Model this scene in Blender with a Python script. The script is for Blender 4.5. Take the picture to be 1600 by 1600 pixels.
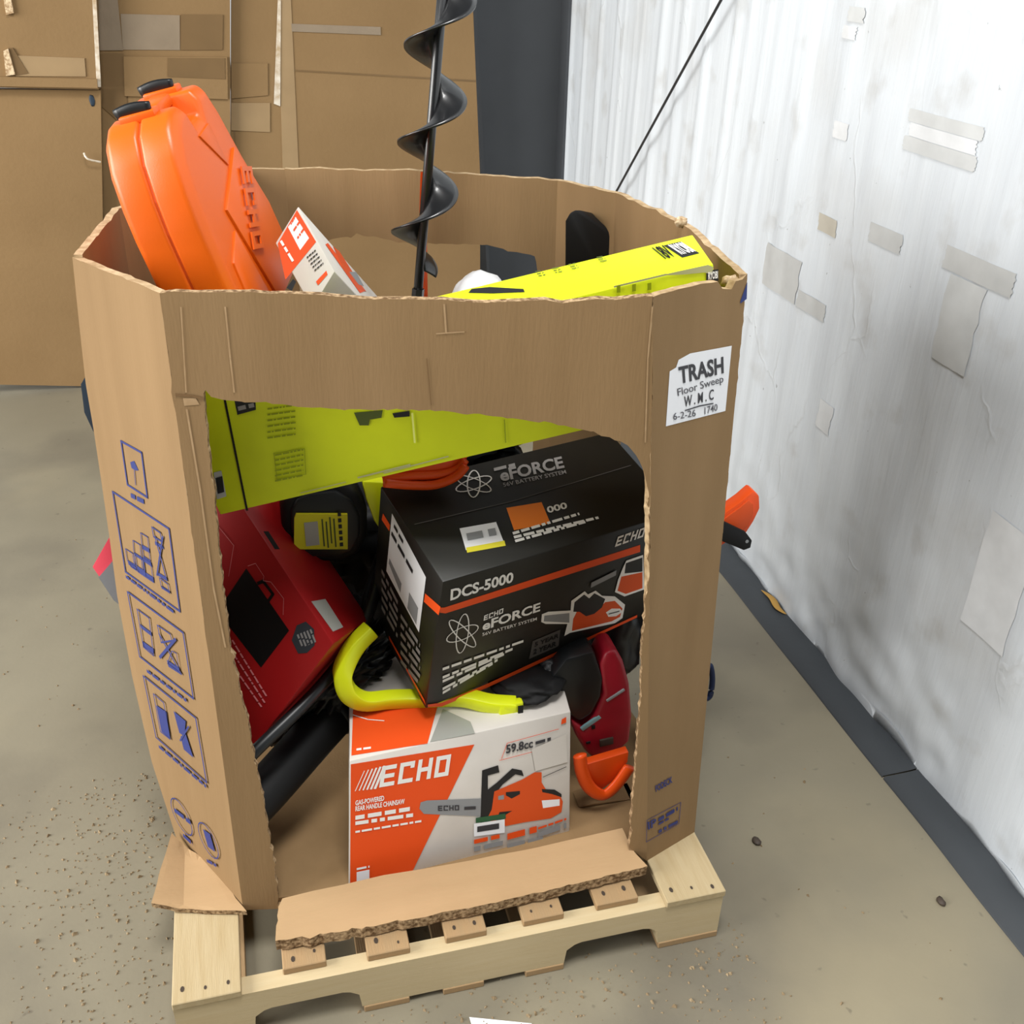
import bpy, bmesh, math, random
from mathutils import Vector, Matrix, noise
from mathutils.geometry import delaunay_2d_cdt

for o in list(bpy.data.objects):
    bpy.data.objects.remove(o, do_unlink=True)
SC = bpy.context.scene
COL = SC.collection
random.seed(7)

# ------------------------------------------------------------------ camera
YAW, PITCH, ROLL = 0.2655, 0.5155, 0.0241
fw = Vector((math.sin(YAW)*math.cos(PITCH), math.cos(YAW)*math.cos(PITCH), -math.sin(PITCH)))
r0 = Vector((math.cos(YAW), -math.sin(YAW), 0)); u0 = r0.cross(fw)
rt = r0*math.cos(ROLL)+u0*math.sin(ROLL); up = u0*math.cos(ROLL)-r0*math.sin(ROLL)
cam = bpy.data.cameras.new('camera'); cam.sensor_width = 36; cam.lens = 1605/1600*36
cam.clip_start = .05; cam.clip_end = 60
co = bpy.data.objects.new('camera', cam); COL.objects.link(co)
co.matrix_world = Matrix(((rt.x, up.x, -fw.x, .2569), (rt.y, up.y, -fw.y, -1.2411), (rt.z, up.z, -fw.z, 1.7784), (0, 0, 0, 1)))
SC.camera = co

# ------------------------------------------------------------------ world, lamps, exposure
w = bpy.data.worlds.new('world'); SC.world = w; w.use_nodes = True
w.node_tree.nodes['Background'].inputs[0].default_value = (.88, .95, 1, 1)
w.node_tree.nodes['Background'].inputs[1].default_value = .09
def area(name, loc, target, size, size_y, power, col):
    l = bpy.data.lights.new(name, 'AREA'); l.shape = 'RECTANGLE'; l.size = size; l.size_y = size_y; l.energy = power; l.color = col
    o = bpy.data.objects.new(name, l); COL.objects.link(o); o.location = loc
    o.rotation_euler = (Vector(target)-Vector(loc)).to_track_quat('-Z', 'Y').to_euler()
    return o
area('daylight_through_dock_door', (-5.0, .25, 2.5), (.4, .3, .7), 4.6, 3.4, 700, (1, .985, .95))
area('high_bay_lamp', (.45, -.95, 5.0), (.45, -.95, 0), 1.2, 1.2, 200, (1, .99, .97))
area('high_bay_lamp', (-3.0, -2.6, 5.6), (-3.0, -2.6, 0), 1.3, 1.3, 50, (1, .99, .97))
SC.view_settings.view_transform = 'Standard'; SC.view_settings.look = 'None'
SC.view_settings.exposure = 0; SC.view_settings.gamma = 1; SC.view_settings.use_curve_mapping = False

# ------------------------------------------------------------------ materials
MATS = {}
def mat(name, col, rough=.6, spec=.5, metal=0, noise_scale=0, noise_amt=0, col2=None, bump=0, bump_scale=60, stretch=(1, 1, 1), detail=5, emit=None, alpha=1, coat=0):
    m = bpy.data.materials.new(name); m.use_nodes = True; nt = m.node_tree; b = nt.nodes['Principled BSDF']
    b.inputs['Roughness'].default_value = rough; b.inputs['Metallic'].default_value = metal
    b.inputs['Specular IOR Level'].default_value = spec; b.inputs['Base Color'].default_value = (*col, 1); b.inputs['Coat Weight'].default_value = coat
    b.inputs['Alpha'].default_value = alpha
    tc = nt.nodes.new('ShaderNodeTexCoord'); mp = nt.nodes.new('ShaderNodeMapping'); mp.inputs['Scale'].default_value = stretch
    nt.links.new(tc.outputs['Object'], mp.inputs['Vector'])
    if noise_scale:
        n = nt.nodes.new('ShaderNodeTexNoise'); n.inputs['Scale'].default_value = noise_scale; n.inputs['Detail'].default_value = detail
        nt.links.new(mp.outputs[0], n.inputs['Vector'])
        r = nt.nodes.new('ShaderNodeValToRGB'); r.color_ramp.elements[0].position = .5-noise_amt; r.color_ramp.elements[1].position = .5+noise_amt
        r.color_ramp.elements[0].color = (*(col2 or [c*.8 for c in col]), 1); r.color_ramp.elements[1].color = (*col, 1)
        nt.links.new(n.outputs[0], r.inputs[0]); nt.links.new(r.outputs[0], b.inputs['Base Color'])
    if bump:
        n2 = nt.nodes.new('ShaderNodeTexNoise'); n2.inputs['Scale'].default_value = bump_scale; n2.inputs['Detail'].default_value = 4
        nt.links.new(mp.outputs[0], n2.inputs['Vector'])
        bp = nt.nodes.new('ShaderNodeBump'); bp.inputs['Strength'].default_value = bump; bp.inputs['Distance'].default_value = .004
        nt.links.new(n2.outputs[0], bp.inputs['Height']); nt.links.new(bp.outputs[0], b.inputs['Normal'])
    MATS[name] = m
    return m
def flat(name, hexcol, rough=.5, spec=.35, **k):
    c = [int(hexcol[i:i+2], 16)/255 for i in (0, 2, 4)]
    c = [x/12.92 if x <= .04045 else ((x+.055)/1.055)**2.4 for x in c]
    return mat(name, c, rough, spec, **k)

mat('kraft', (.272, .172, .083), .82, .2, noise_scale=11, noise_amt=.24, col2=(.222, .137, .063), bump=.12, bump_scale=240, stretch=(1, 1, .12))
mat('kraft_pale', (.44, .29, .155), .82, .2, noise_scale=14, noise_amt=.35, col2=(.36, .235, .12), bump=.15, bump_scale=200, stretch=(.15, 1, 1))
mat('kraft_back', (.265, .168, .078), .8, .2, noise_scale=2.2, noise_amt=.3, col2=(.205, .126, .055), bump=.22, bump_scale=60, detail=9)
mat('kraft_tape', (.345, .235, .122), .45, .4, noise_scale=8, noise_amt=.3)
mat('kraft_dark', (.19, .116, .05), .4, .45, noise_scale=7, noise_amt=.3)
mat('packing_tape', (.285, .222, .155), .28, .5, noise_scale=10, noise_amt=.3, bump=.3, bump_scale=40)
mat('clear_tape_glint', (.74, .68, .58), .2, .6, noise_scale=40, noise_amt=.2, col2=(.45, .33, .2))
mat('corrugated_edge', (.47, .33, .19), .9, .1, noise_scale=120, noise_amt=.13, col2=(.13, .075, .036), bump=.6, bump_scale=150)
mat('rim_edge', (.56, .42, .255), .9, .1, noise_scale=60, noise_amt=.22, col2=(.30, .195, .10), bump=.4, bump_scale=150)
mat('crease_light', (.40, .27, .15), .85, .15, noise_scale=40, noise_amt=.2, col2=(.32, .205, .105))
mat('crease_dark', (.17, .10, .046), .85, .15)  # shade in the front panel's crease and slit, painted as dark lines
mat('torn_paper', (.70, .55, .36), .9, .1, noise_scale=120, noise_amt=.12, col2=(.34, .22, .12))
mat('pine', (.46, .37, .225), .7, .25, noise_scale=11, noise_amt=.3, col2=(.38, .285, .15), stretch=(9, .6, 9), bump=.15, bump_scale=60)
mat('pine_x', (.54, .44, .27), .7, .25, noise_scale=11, noise_amt=.3, col2=(.50, .39, .225), stretch=(.6, 9, 9), bump=.15, bump_scale=60)
mat('pine_old', (.33, .225, .12), .75, .2, noise_scale=11, noise_amt=.3, col2=(.36, .23, .115), stretch=(9, .6, 9), bump=.2, bump_scale=60)
mat('nail', (.05, .035, .025), .6, .4)
flat('case_orange', 'DC5D0E', .38, .45, bump=.05, bump_scale=500)
flat('black_plastic', '16181A', .38, .45)
flat('black_matte', '101011', .62, .3)
flat('black_steel', '17181A', .34, .6, noise_scale=30, noise_amt=.3, coat=.2)
flat('black_carton', '15140F', .48, .4, noise_scale=16, noise_amt=.25, bump=.06, bump_scale=40)
flat('white_carton', 'DCD6CE', .55, .35, noise_scale=8, noise_amt=.3, bump=.05, bump_scale=30)
flat('yellow_carton', 'DDEA1E', .5, .35, noise_scale=7, noise_amt=.3)
flat('yellow_plastic', 'DDE817', .35, .45)
flat('red_carton', 'A01417', .42, .4, noise_scale=5, noise_amt=.3)
flat('red_plastic', '9C1227', .4, .45, noise_scale=14, noise_amt=.3)
flat('orange_plastic', 'E8500F', .4, .45)
flat('grey_carton', '8F9499', .6, .3)
flat('pink_carton', 'D8495A', .5, .3)
flat('slate_blue', '2B3947', .45, .4)
flat('navy', '14203E', .5, .3)
flat('white_film', 'E9ECEF', .3, .5, bump=.4, bump_scale=22)
flat('teal_metal', '7FA7AC', .35, .5)
flat('column_grey', '46494D', .55, .4, noise_scale=4, noise_amt=.3)
flat('wall_paint', 'C9CCD0', .7, .3)
flat('rubber', '3B3F43', .55, .4, noise_scale=5, noise_amt=.35, bump=.2, bump_scale=40)
flat('rubber_dark', '17191B', .7, .3)
flat('steel_wire', '2A2A2B', .4, .5)
flat('film_grey', '9A9C95', .3, .5)
flat('leaf', 'A98445', .7, .2)
flat('tape_wall', 'BFC1C1', .32, .5, noise_scale=14, noise_amt=.3)
flat('tape_wall_c', 'C9CCCD', .28, .5, noise_scale=14, noise_amt=.3)
flat('tape_wall_d', 'DADDE0', .25, .5, noise_scale=14, noise_amt=.3)
flat('tape_wall_b', 'BDB8AC', .32, .5, noise_scale=14, noise_amt=.3)
for n_, h_ in dict(paper='E8E9EC', paper_dim='A9A9A2', marker='3A3A3E', marker_thin='55555A', marker_mid='3A3A3E', blueprint='2A3470', blue='27356F', orange_print='E6501A', orange_dark='D4501E', white_print='EDEBE6', grey_print='8B8D8F', grey_dim='4E4B49', grey_light='8F8C8A',
                   dark_print='222325', black_print='0B0B0C', green_print='2F5A3C', yellow_print='E3D83A', orange_sticker='EE7F22', tape_grey='CFCAC3', yel_ink='8E9A16', yel_dark='4F5A2A', yel_light='E4EB7C', scuff='A9A87A', red_light='C9787A', hex_grey='33363B', yellow_label='D8D126').items():
    flat(n_, h_, .5, .3)

# ------------------------------------------------------------------ geometry helpers
ORG = {}
def tag(o, label=None, cat=None, group=None, kind=None):
    if label: o['label'] = label
    if cat: o['category'] = cat
    if group: o['group'] = group
    if kind: o['kind'] = kind
    return o
def thing(name, loc, label, cat, group=None, kind=None):
    o = bpy.data.objects.new(name, None); COL.objects.link(o); o.location = loc; o.empty_display_size = .05
    ORG[o] = Vector(loc)
    return tag(o, label, cat, group, kind)
def link(name, me, parent=None, loc=None):
    """verts given in world space; shifted to the parent's (or own) base"""
    o = bpy.data.objects.new(name, me); COL.objects.link(o)
    if parent is not None:
        o.parent = parent; org = ORG[parent]
    else:
        org = Vector(loc) if loc is not None else Vector((0, 0, 0)); o.location = org
    ORG[o] = org
    if org.length > 0:
        me.transform(Matrix.Translation(-org))
    return o
def mesh(name, verts, faces, m, parent=None, loc=None, smooth=False, bevel=0, seg=2, fmat=None, bevel_angle=.5):
    me = bpy.data.meshes.new(name); me.from_pydata([tuple(v) for v in verts], [], faces)
    ms = m if isinstance(m, (list, tuple)) else [m]
    for k in ms: me.materials.append(MATS[k])
    if fmat:
        for i, k in enumerate(fmat): me.polygons[i].material_index = k
    bm = bmesh.new(); bm.from_mesh(me); bmesh.ops.remove_doubles(bm, verts=bm.verts, dist=1e-6)
    bmesh.ops.recalc_face_normals(bm, faces=bm.faces)
    if bevel:
        es = [e for e in bm.edges if len(e.link_faces) == 2 and e.calc_face_angle(0) > bevel_angle]
        bmesh.ops.bevel(bm, geom=es, offset=bevel, segments=seg, affect='EDGES', profile=.5, clamp_overlap=True)
    for f in bm.faces: f.smooth = smooth or bool(bevel)
    bm.to_mesh(me); bm.free()
    if bevel and not smooth: me.set_sharp_from_angle(angle=.6)
    return link(name, me, parent, loc)
def box(name, a, b, m, parent=None, loc=None, bevel=0, **k):
    (x0, y0, z0), (x1, y1, z1) = a, b
    v = [(x, y, z) for z in (z0, z1) for y in (y0, y1) for x in (x0, x1)]
    f = [(0, 2, 3, 1), (4, 5, 7, 6), (0, 1, 5, 4), (2, 6, 7, 3), (0, 4, 6, 2), (1, 3, 7, 5)]
    return mesh(name, v, f, m, parent, loc, bevel=bevel, **k)
def prism(name, pts, d, m, parent=None, loc=None, bevel=0, smooth=False, **k):
    """polygon pts (world) extruded by vector d"""
    n = len(pts); P = [Vector(p) for p in pts]; d = Vector(d)
    v = P+[p+d for p in P]
    f = [tuple(range(n)), tuple(range(2*n-1, n-1, -1))]+[(i, n+i, n+(i+1) % n, (i+1) % n) for i in range(n)]
    return mesh(name, v, f, m, parent, loc, bevel=bevel, smooth=smooth, **k)
def smooth_path(pts, n=8):
    P = [Vector(p) for p in pts]; out = []
    for i in range(len(P)-1):
        p0 = P[max(i-1, 0)]; p1 = P[i]; p2 = P[i+1]; p3 = P[min(i+2, len(P)-1)]
        for k in range(n):
            t = k/n; out.append(.5*((2*p1)+(p2-p0)*t+(2*p0-5*p1+4*p2-p3)*t*t+(3*p1-p0-3*p2+p3)*t**3))
    out.append(P[-1]); return out
def sweep(path, radius, ring=10, flat=(1, 1), up=Vector((0, 0, 1)), prof=None):
    """returns verts, faces of a tube; radius number or list; flat scales the two ring axes"""
    P = [Vector(p) for p in path]; N = len(P); V = []; F = []
    prof = prof or [(math.cos(2*math.pi*k/ring), math.sin(2*math.pi*k/ring)) for k in range(ring)]
    ring = len(prof)
    for i, p in enumerate(P):
        t = (P[min(i+1, N-1)]-P[max(i-1, 0)]).normalized()
        a = up.cross(t); a = a.normalized() if a.length > 1e-4 else Vector((1, 0, 0)); b = t.cross(a)
        r = radius[i] if isinstance(radius, (list, tuple)) else radius
        for (c, s) in prof: V.append(p+a*c*r*flat[0]+b*s*r*flat[1])
    for i in range(N-1):
        for k in range(ring):
            F.append((i*ring+k, i*ring+(k+1) % ring, (i+1)*ring+(k+1) % ring, (i+1)*ring+k))
    F.append(tuple(range(ring))[::-1]); F.append(tuple((N-1)*ring+k for k in range(ring)))
    return V, F
def lump(name, c, size, m, parent=None, amp=.35, freq=9, seed=0, sub=4, loc=None, rot=None):
    bm = bmesh.new(); bmesh.ops.create_icosphere(bm, subdivisions=sub, radius=1)
    s = Vector((seed*3.1, seed*1.7, seed*.9))
    for v in bm.verts:
        n = v.co.normalized(); q = n*freq*.3+s
        d = 1+amp*(noise.ridged_multi_fractal(q, 1, 2, 3, 1, 2)-.9)*.5+amp*.4*noise.noise(q*2.7)
        p = Vector((n.x*size[0], n.y*size[1], n.z*size[2]))*d
        if rot: p = rot @ p
        v.co = p+Vector(c)
    me = bpy.data.meshes.new(name); bm.to_mesh(me); bm.free(); me.materials.append(MATS[m])
    for p in me.polygons: p.use_smooth = True
    return link(name, me, parent, loc)
class Patch:
    def __init__(s, P):
        s.P = [Vector(p) for p in P]
        s.W = .5*((s.P[1]-s.P[0]).length+(s.P[2]-s.P[3]).length); s.H = .5*((s.P[3]-s.P[0]).length+(s.P[2]-s.P[1]).length)
    def m(s, a, b):
        u = a/s.W; v = b/s.H; P = s.P
        return P[0]*(1-u)*(1-v)+P[1]*u*(1-v)+P[2]*u*v+P[3]*(1-u)*v
    def n(s, a, b):
        return (s.m(a+.001, b)-s.m(a, b)).cross(s.m(a, b+.001)-s.m(a, b)).normalized()
def sheet(name, patch, outline, thick, m, parent, grid=.04, warp=None, edge='corrugated_edge', lift=0):
    """a board following a patch: outline in patch metres, thickness goes inwards"""
    pts = [Vector(p) for p in outline]; n = len(pts)
    xs = [p.x for p in pts]; ys = [p.y for p in pts]
    ins = []
    def inside(x, y):
        c = False; j = n-1
        for i in range(n):
            if (pts[i].y > y) != (pts[j].y > y) and x < (pts[j].x-pts[i].x)*(y-pts[i].y)/(pts[j].y-pts[i].y)+pts[i].x: c = not c
            j = i
        return c
    gx = min(xs)+grid*.5
    while gx < max(xs):
        gy = min(ys)+grid*.5
        while gy < max(ys):
            if inside(gx, gy) and min((Vector((gx, gy))-p).length for p in pts) > grid*.3: ins.append(Vector((gx, gy)))
            gy += grid
        gx += grid
    r = delaunay_2d_cdt(pts+ins, [(i, (i+1) % n) for i in range(n)], [], 1, 1e-6)
    v2, e2, f2 = r[0], r[1], r[2]
    f2 = [f for f in f2 if inside(sum(v2[i].x for i in f)/len(f), sum(v2[i].y for i in f)/len(f))]
    V = []; N = len(v2)
    for p in v2:
        q = patch.m(p.x, p.y); nn = patch.n(p.x, p.y); wv = (warp(p.x, p.y) if warp else 0)+lift
        V.append(q+nn*wv)
    for p in v2:
        q = patch.m(p.x, p.y); nn = patch.n(p.x, p.y); wv = (warp(p.x, p.y) if warp else 0)+lift
        V.append(q+nn*(wv-thick))
    F = [tuple(f) for f in f2]; M_ = [0]*len(F)
    F += [tuple(N+i for i in reversed(f)) for f in f2]; M_ += [0]*len(f2)
    cnt = {}
    for f in f2:
        for i in range(len(f)):
            a, b = f[i], f[(i+1) % len(f)]; cnt[(a, b)] = 1
    for (a, b) in list(cnt):
        if (b, a) not in cnt: F.append((b, a, N+a, N+b)); M_.append(1)
    me = bpy.data.meshes.new(name); me.from_pydata([tuple(v) for v in V], [], F); me.materials.append(MATS[m]); me.materials.append(MATS[edge])
    for i, k in enumerate(M_): me.polygons[i].material_index = k
    return link(name, me, parent)
def ragged(pts, step=.012, amp=.0025, seed=1, closed=False):
    """resample a polyline and roughen it like torn board"""
    rnd = random.Random(seed); out = []
    for i in range(len(pts)-1):
        a, b = Vector(pts[i]), Vector(pts[i+1]); k = max(1, int((b-a).length/step)); t = (b-a).normalized(); nn = Vector((-t.y, t.x))
        for j in range(k):
            p = a.lerp(b, (j+(rnd.uniform(-.35, .35) if j else 0))/k); out.append(p+nn*amp*(rnd.gauss(0, .5)+(rnd.uniform(-1.6, 1.6) if rnd.random() < .12 else 0)) if (i or j) else p)
    out.append(Vector(pts[-1])); return out

_txt = {}
def block_word(word):
    """heavy square-cut letters drawn from bars"""
    t, g = .27, .24
    L = {'E': [(t, 0, 1, .2), (t, .4, .92, .6), (t, .8, 1, 1), (0, 0, t, 1)], 'C': [(t, 0, 1, .2), (t, .8, 1, 1), (0, 0, t, 1), (1-t, .68, 1, .8)],
         'H': [(0, 0, t, 1), (1-t, 0, 1, 1), (t, .40, 1-t, .60)], 'O': [(t, 0, 1-t, .2), (t, .8, 1-t, 1), (0, 0, t, 1), (1-t, 0, 1, 1)]}
    V = []; F = []; n = len(word); wd = 1/(n+(n-1)*g)
    for i, ch in enumerate(word):
        x = i*wd*(1+g)
        for (a, b, c, d) in L[ch]:
            k = len(V); V += [(x+a*wd, b), (x+c*wd, b), (x+c*wd, d), (x+a*wd, d)]; F.append((k, k+1, k+2, k+3))
    return V, F
def text_mesh(s, bold):
    key = (s, bold)
    if key in _txt: return _txt[key]
    if s == 'ECHO': return block_word(s)
    c = bpy.data.curves.new('t', 'FONT'); c.body = s; c.size = 1; c.offset = {2: .03, 1: .014, 0: .004}[bold]; c.resolution_u = 3
    o = bpy.data.objects.new('t', c); COL.objects.link(o); bpy.context.view_layer.update()
    dg = bpy.context.evaluated_depsgraph_get(); me = bpy.data.meshes.new_from_object(o.evaluated_get(dg))
    V = [v.co.copy() for v in me.vertices]; F = [tuple(p.vertices) for p in me.polygons]
    bpy.data.objects.remove(o); bpy.data.curves.remove(c); bpy.data.meshes.remove(me)
    x0 = min(v.x for v in V); x1 = max(v.x for v in V); y0 = min(v.y for v in V); y1 = max(v.y for v in V)
    V = [((v.x-x0)/(x1-x0), (v.y-y0)/(y1-y0)) for v in V]
    _txt[key] = (V, F); return V, F
NAMES = {'text': 'printed_lettering', 'poly': 'printed_picture', 'line': 'print_or_crease_line', 'bars': 'printed_small_print'}
def prints(face, parent, base=.0006, depth=None, only=None, names=None):
    """lays the flat print of one face on its patch; one mesh per colour and kind"""
    p = Patch(PATCH[face]); groups = {}; rnd = random.Random(3)
    for i, d in enumerate(DEC[face]):
        kind, m = d[0], d[1]; lift = base+.00005*i+(.0007 if kind in ('text', 'bars', 'line') else 0)
        V, F = groups.setdefault((kind, m) if kind == 'bars' else (kind, m, i), ([], []))
        if kind == 'poly':
            k = len(V); V += [p.m(*q)+p.n(*q)*lift for q in d[2]]; F.append(tuple(range(k, k+len(d[2]))))
        elif kind == 'line':
            w_, pts, cl = d[2], [Vector(q) for q in d[3]], d[4]
            if cl: pts = pts+[pts[0]]
            for a, b in zip(pts, pts[1:]):
                t = (b-a); L = t.length
                if L < 1e-6: continue
                t /= L; nn = Vector((-t.y, t.x))*w_/2; a2 = a-t*w_*.4; b2 = b+t*w_*.4; ns = max(1, int(L/.03))
                for j in range(ns):
                    q0 = a2.lerp(b2, j/ns); q1 = a2.lerp(b2, (j+1)/ns); k = len(V)
                    V += [p.m(*q)+p.n(*q)*lift for q in (q0-nn, q1-nn, q1+nn, q0+nn)]; F.append((k, k+1, k+2, k+3))
        elif kind == 'text':
            bl, br, tl = Vector(d[3]), Vector(d[4]), Vector(d[5]); TV, TF = text_mesh(d[2], 0 if 'thin' in m or (tl-bl).length < .012 else 1 if 'mid' in m else 2); k = len(V)
            for (x, y) in TV:
                q = bl+(br-bl)*x+(tl-bl)*y; V.append(p.m(*q)+p.n(*q)*lift)
            F += [tuple(k+i for i in f) for f in TF]
        elif kind == 'bars':
            bl, br, tl = Vector(d[2]), Vector(d[3]), Vector(d[4]); L = (br-bl).length; h = max((tl-bl).length, .002); x = 0.0
            while x < .98:
                ww = rnd.uniform(1.2, 4.5)*h*.7/L; x1 = min(1, x+ww); k = len(V)
                for (s, t) in ((x, .1), (x1, .1), (x1, .9), (x, .9)):
                    q = bl+(br-bl)*s+(tl-bl)*t; V.append(p.m(*q)+p.n(*q)*lift)
                F.append((k, k+1, k+2, k+3)); x = x1+.5*h/L
    for key, (V, F) in groups.items():
        kind, m = key[:2]
        me = bpy.data.meshes.new(kind); me.from_pydata([tuple(v) for v in V], [], F); me.materials.append(MATS[m])
        o = link(names or NAMES[kind], me, parent)
        if kind in ('bars', 'text'): o['kind'] = 'stuff'
        if depth:
            md = o.modifiers.new('depth', 'SOLIDIFY'); md.thickness = depth; md.offset = 1

# ------------------------------------------------------------------ measured shapes (metres)
PATCH = {'front': ((0.127, 0.171, 0.136),(0.924, 0.103, 0.136),(0.812, 0.072, 1.332),(0.142, 0.217, 1.332)), 'rfacet': ((0.924, 0.103, 0.136),(1.05, 0.152, 0.136),(0.996, 0.151, 1.332),(0.812, 0.072, 1.332)), 'lfacet': ((-0.001, 0.385, 0.136),(0.127, 0.171, 0.136),(0.142, 0.217, 1.332),(0.008, 0.436, 1.332)), 'echo_f': ((0.328, 0.167, 0.146),(0.792, 0.203, 0.113),(0.788, 0.236, 0.444),(0.35, 0.199, 0.443)), 'echo_t': ((0.35, 0.199, 0.443),(0.788, 0.236, 0.444),(0.823, 0.536, 0.444),(0.385, 0.499, 0.443)), 'blk_f': ((0.505, 0.267, 0.479),(1.051, 0.414, 0.533),(1.012, 0.314, 0.825),(0.523, 0.166, 0.832)), 'blk_t': ((0.523, 0.166, 0.832),(1.012, 0.314, 0.825),(0.9434, 0.5429, 0.8944),(0.4544, 0.3949, 0.9014)), 'blk_l': ((0.4364, 0.4959, 0.5484),(0.505, 0.267, 0.479),(0.523, 0.166, 0.832),(0.4544, 0.3949, 0.9014)), 'yel_f': ((0.178, 0.292, 0.933),(0.986, 0.145, 1.134),(0.93, 0.135, 1.355),(0.121, 0.282, 1.154)), 'yel_t': ((0.121, 0.282, 1.154),(0.93, 0.135, 1.355),(0.9495, 0.2598, 1.366),(0.1405, 0.4068, 1.165)), 'red_f': ((0.182, 0.3, 0.421),(0.343, 0.285, 0.648),(0.1702, 0.4942, 0.9234),(0.0092, 0.5092, 0.6964)), 'red_s': ((0.343, 0.285, 0.648),(0.4232, 0.4148, 0.5997),(0.2504, 0.624, 0.8751),(0.1702, 0.4942, 0.9234)), 'sm_e': ((0.361, 0.44, 1.224),(0.404, 0.46, 1.278),(0.356, 0.52, 1.373),(0.313, 0.5, 1.319)), 'sm_s': ((0.404, 0.46, 1.278),(0.5834, 0.824, 0.9894),(0.5354, 0.884, 1.0844),(0.356, 0.52, 1.373)), 'case': ((0.2731, 0.3812, 1.1379),(0.3807, 0.762, 1.1963),(0.2667, 0.7356, 1.5788),(0.1591, 0.3548, 1.5204)), 'flap': ((0.184, 0.061, 0.168),(0.908, 0.065, 0.168),(0.877, 0.156, 0.175),(0.203, 0.139, 0.17)), 'lflap': ((-0.038, 0.205, 0.15),(0.134, 0.155, 0.15),(0.071, 0.277, 0.16),(-0.004, 0.366, 0.16)), 'back': ((0.36, 1.05, 0.136),(0.93, 0.87, 0.136),(0.911, 0.849, 1.332),(0.367, 1.041, 1.332))}
OUT = {'front_cut': [(0.0628, -0.0083), (0.0614, 0.0693), (0.0621, 0.1437), (0.0584, 0.2396), (0.0543, 0.3605), (0.0479, 0.4606), (0.0403, 0.5425), (0.036, 0.6205), (0.037, 0.7431), (0.0399, 0.8578), (0.0428, 0.9653), (0.0435, 1.0266), (0.0458, 1.0525), (0.0503, 1.0574), (0.0567, 1.0465), (0.0852, 1.0414), (0.1238, 1.0373), (0.1722, 1.032), (0.221, 1.0276), (0.2801, 1.0253), (0.3397, 1.0249), (0.3995, 1.0225), (0.4594, 1.0158), (0.5198, 1.0091), (0.5704, 1.0023), (0.6214, 0.9922), (0.6624, 0.9798), (0.7038, 0.9617), (0.7184, 0.9436), (0.7301, 0.9184), (0.7389, 0.8775), (0.7403, 0.844), (0.7408, 0.7862), (0.7404, 0.7066), (0.7353, 0.6437), (0.7313, 0.5783), (0.7295, 0.4908), (0.7265, 0.4004), (0.7201, 0.2583), (0.712, 0.1288), (0.7097, 0.0452)], 'front_rim': [(0.7429, 1.1993), (0.6839, 1.1951), (0.6249, 1.1928), (0.5272, 1.1921), (0.4685, 1.188), (0.4203, 1.1932), (0.3334, 1.1935), (0.2378, 1.1974), (0.1617, 1.2005), (0.0954, 1.2018), (0.0004, 1.1993)], 'rfacet_rim': [(0.1682, 1.1994), (0.1592, 1.1933), (0.1472, 1.1917), (0.1399, 1.1813), (0.1216, 1.1851), (0.1134, 1.1986), (0.0432, 1.2016), (0.0002, 1.1994)], 'lfacet_edge': [(-0.0053, 1.1921), (-0.0226, 1.089), (-0.0398, 0.9764), (-0.0416, 0.896), (-0.0484, 0.798), (-0.0579, 0.6803), (-0.0712, 0.5531), (-0.0719, 0.3712), (-0.053, 0.1689), (0.0006, 0.0039)], 'echo_d': (0.035, 0.3, 0.0), 'blk_d': (-0.0686, 0.2289, 0.0694), 'yel_d': (0.0195, 0.1248, 0.011), 'red_d': (0.0802, 0.1298, -0.0483), 'sm_d': (0.1794, 0.364, -0.2886), 'case': ((0.186, 0.45, 1.535), (0.269, 0.952, 0.1459), (-0.2851, -0.066, 0.9562), (-0.92, 0.2989, -0.2536)), 'back_cut': [(0.0133, 0.9531), (0.0475, 1.0233), (0.0882, 1.053), (0.1501, 1.0653), (0.2136, 1.0596), (0.2629, 1.0534), (0.3475, 1.0541), (0.4345, 1.0564), (0.4794, 1.0445), (0.5383, 1.0373), (0.546, 1.0053), (0.5483, 0.9698)], 'back_rim': [(0.5872, 1.1961), (0.5128, 1.1985), (0.4314, 1.2006), (0.3496, 1.2027), (0.2675, 1.2048), (0.2125, 1.2027), (0.1156, 1.1992), (0.0741, 1.2002), (0.0001, 1.1975)]}
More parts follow.
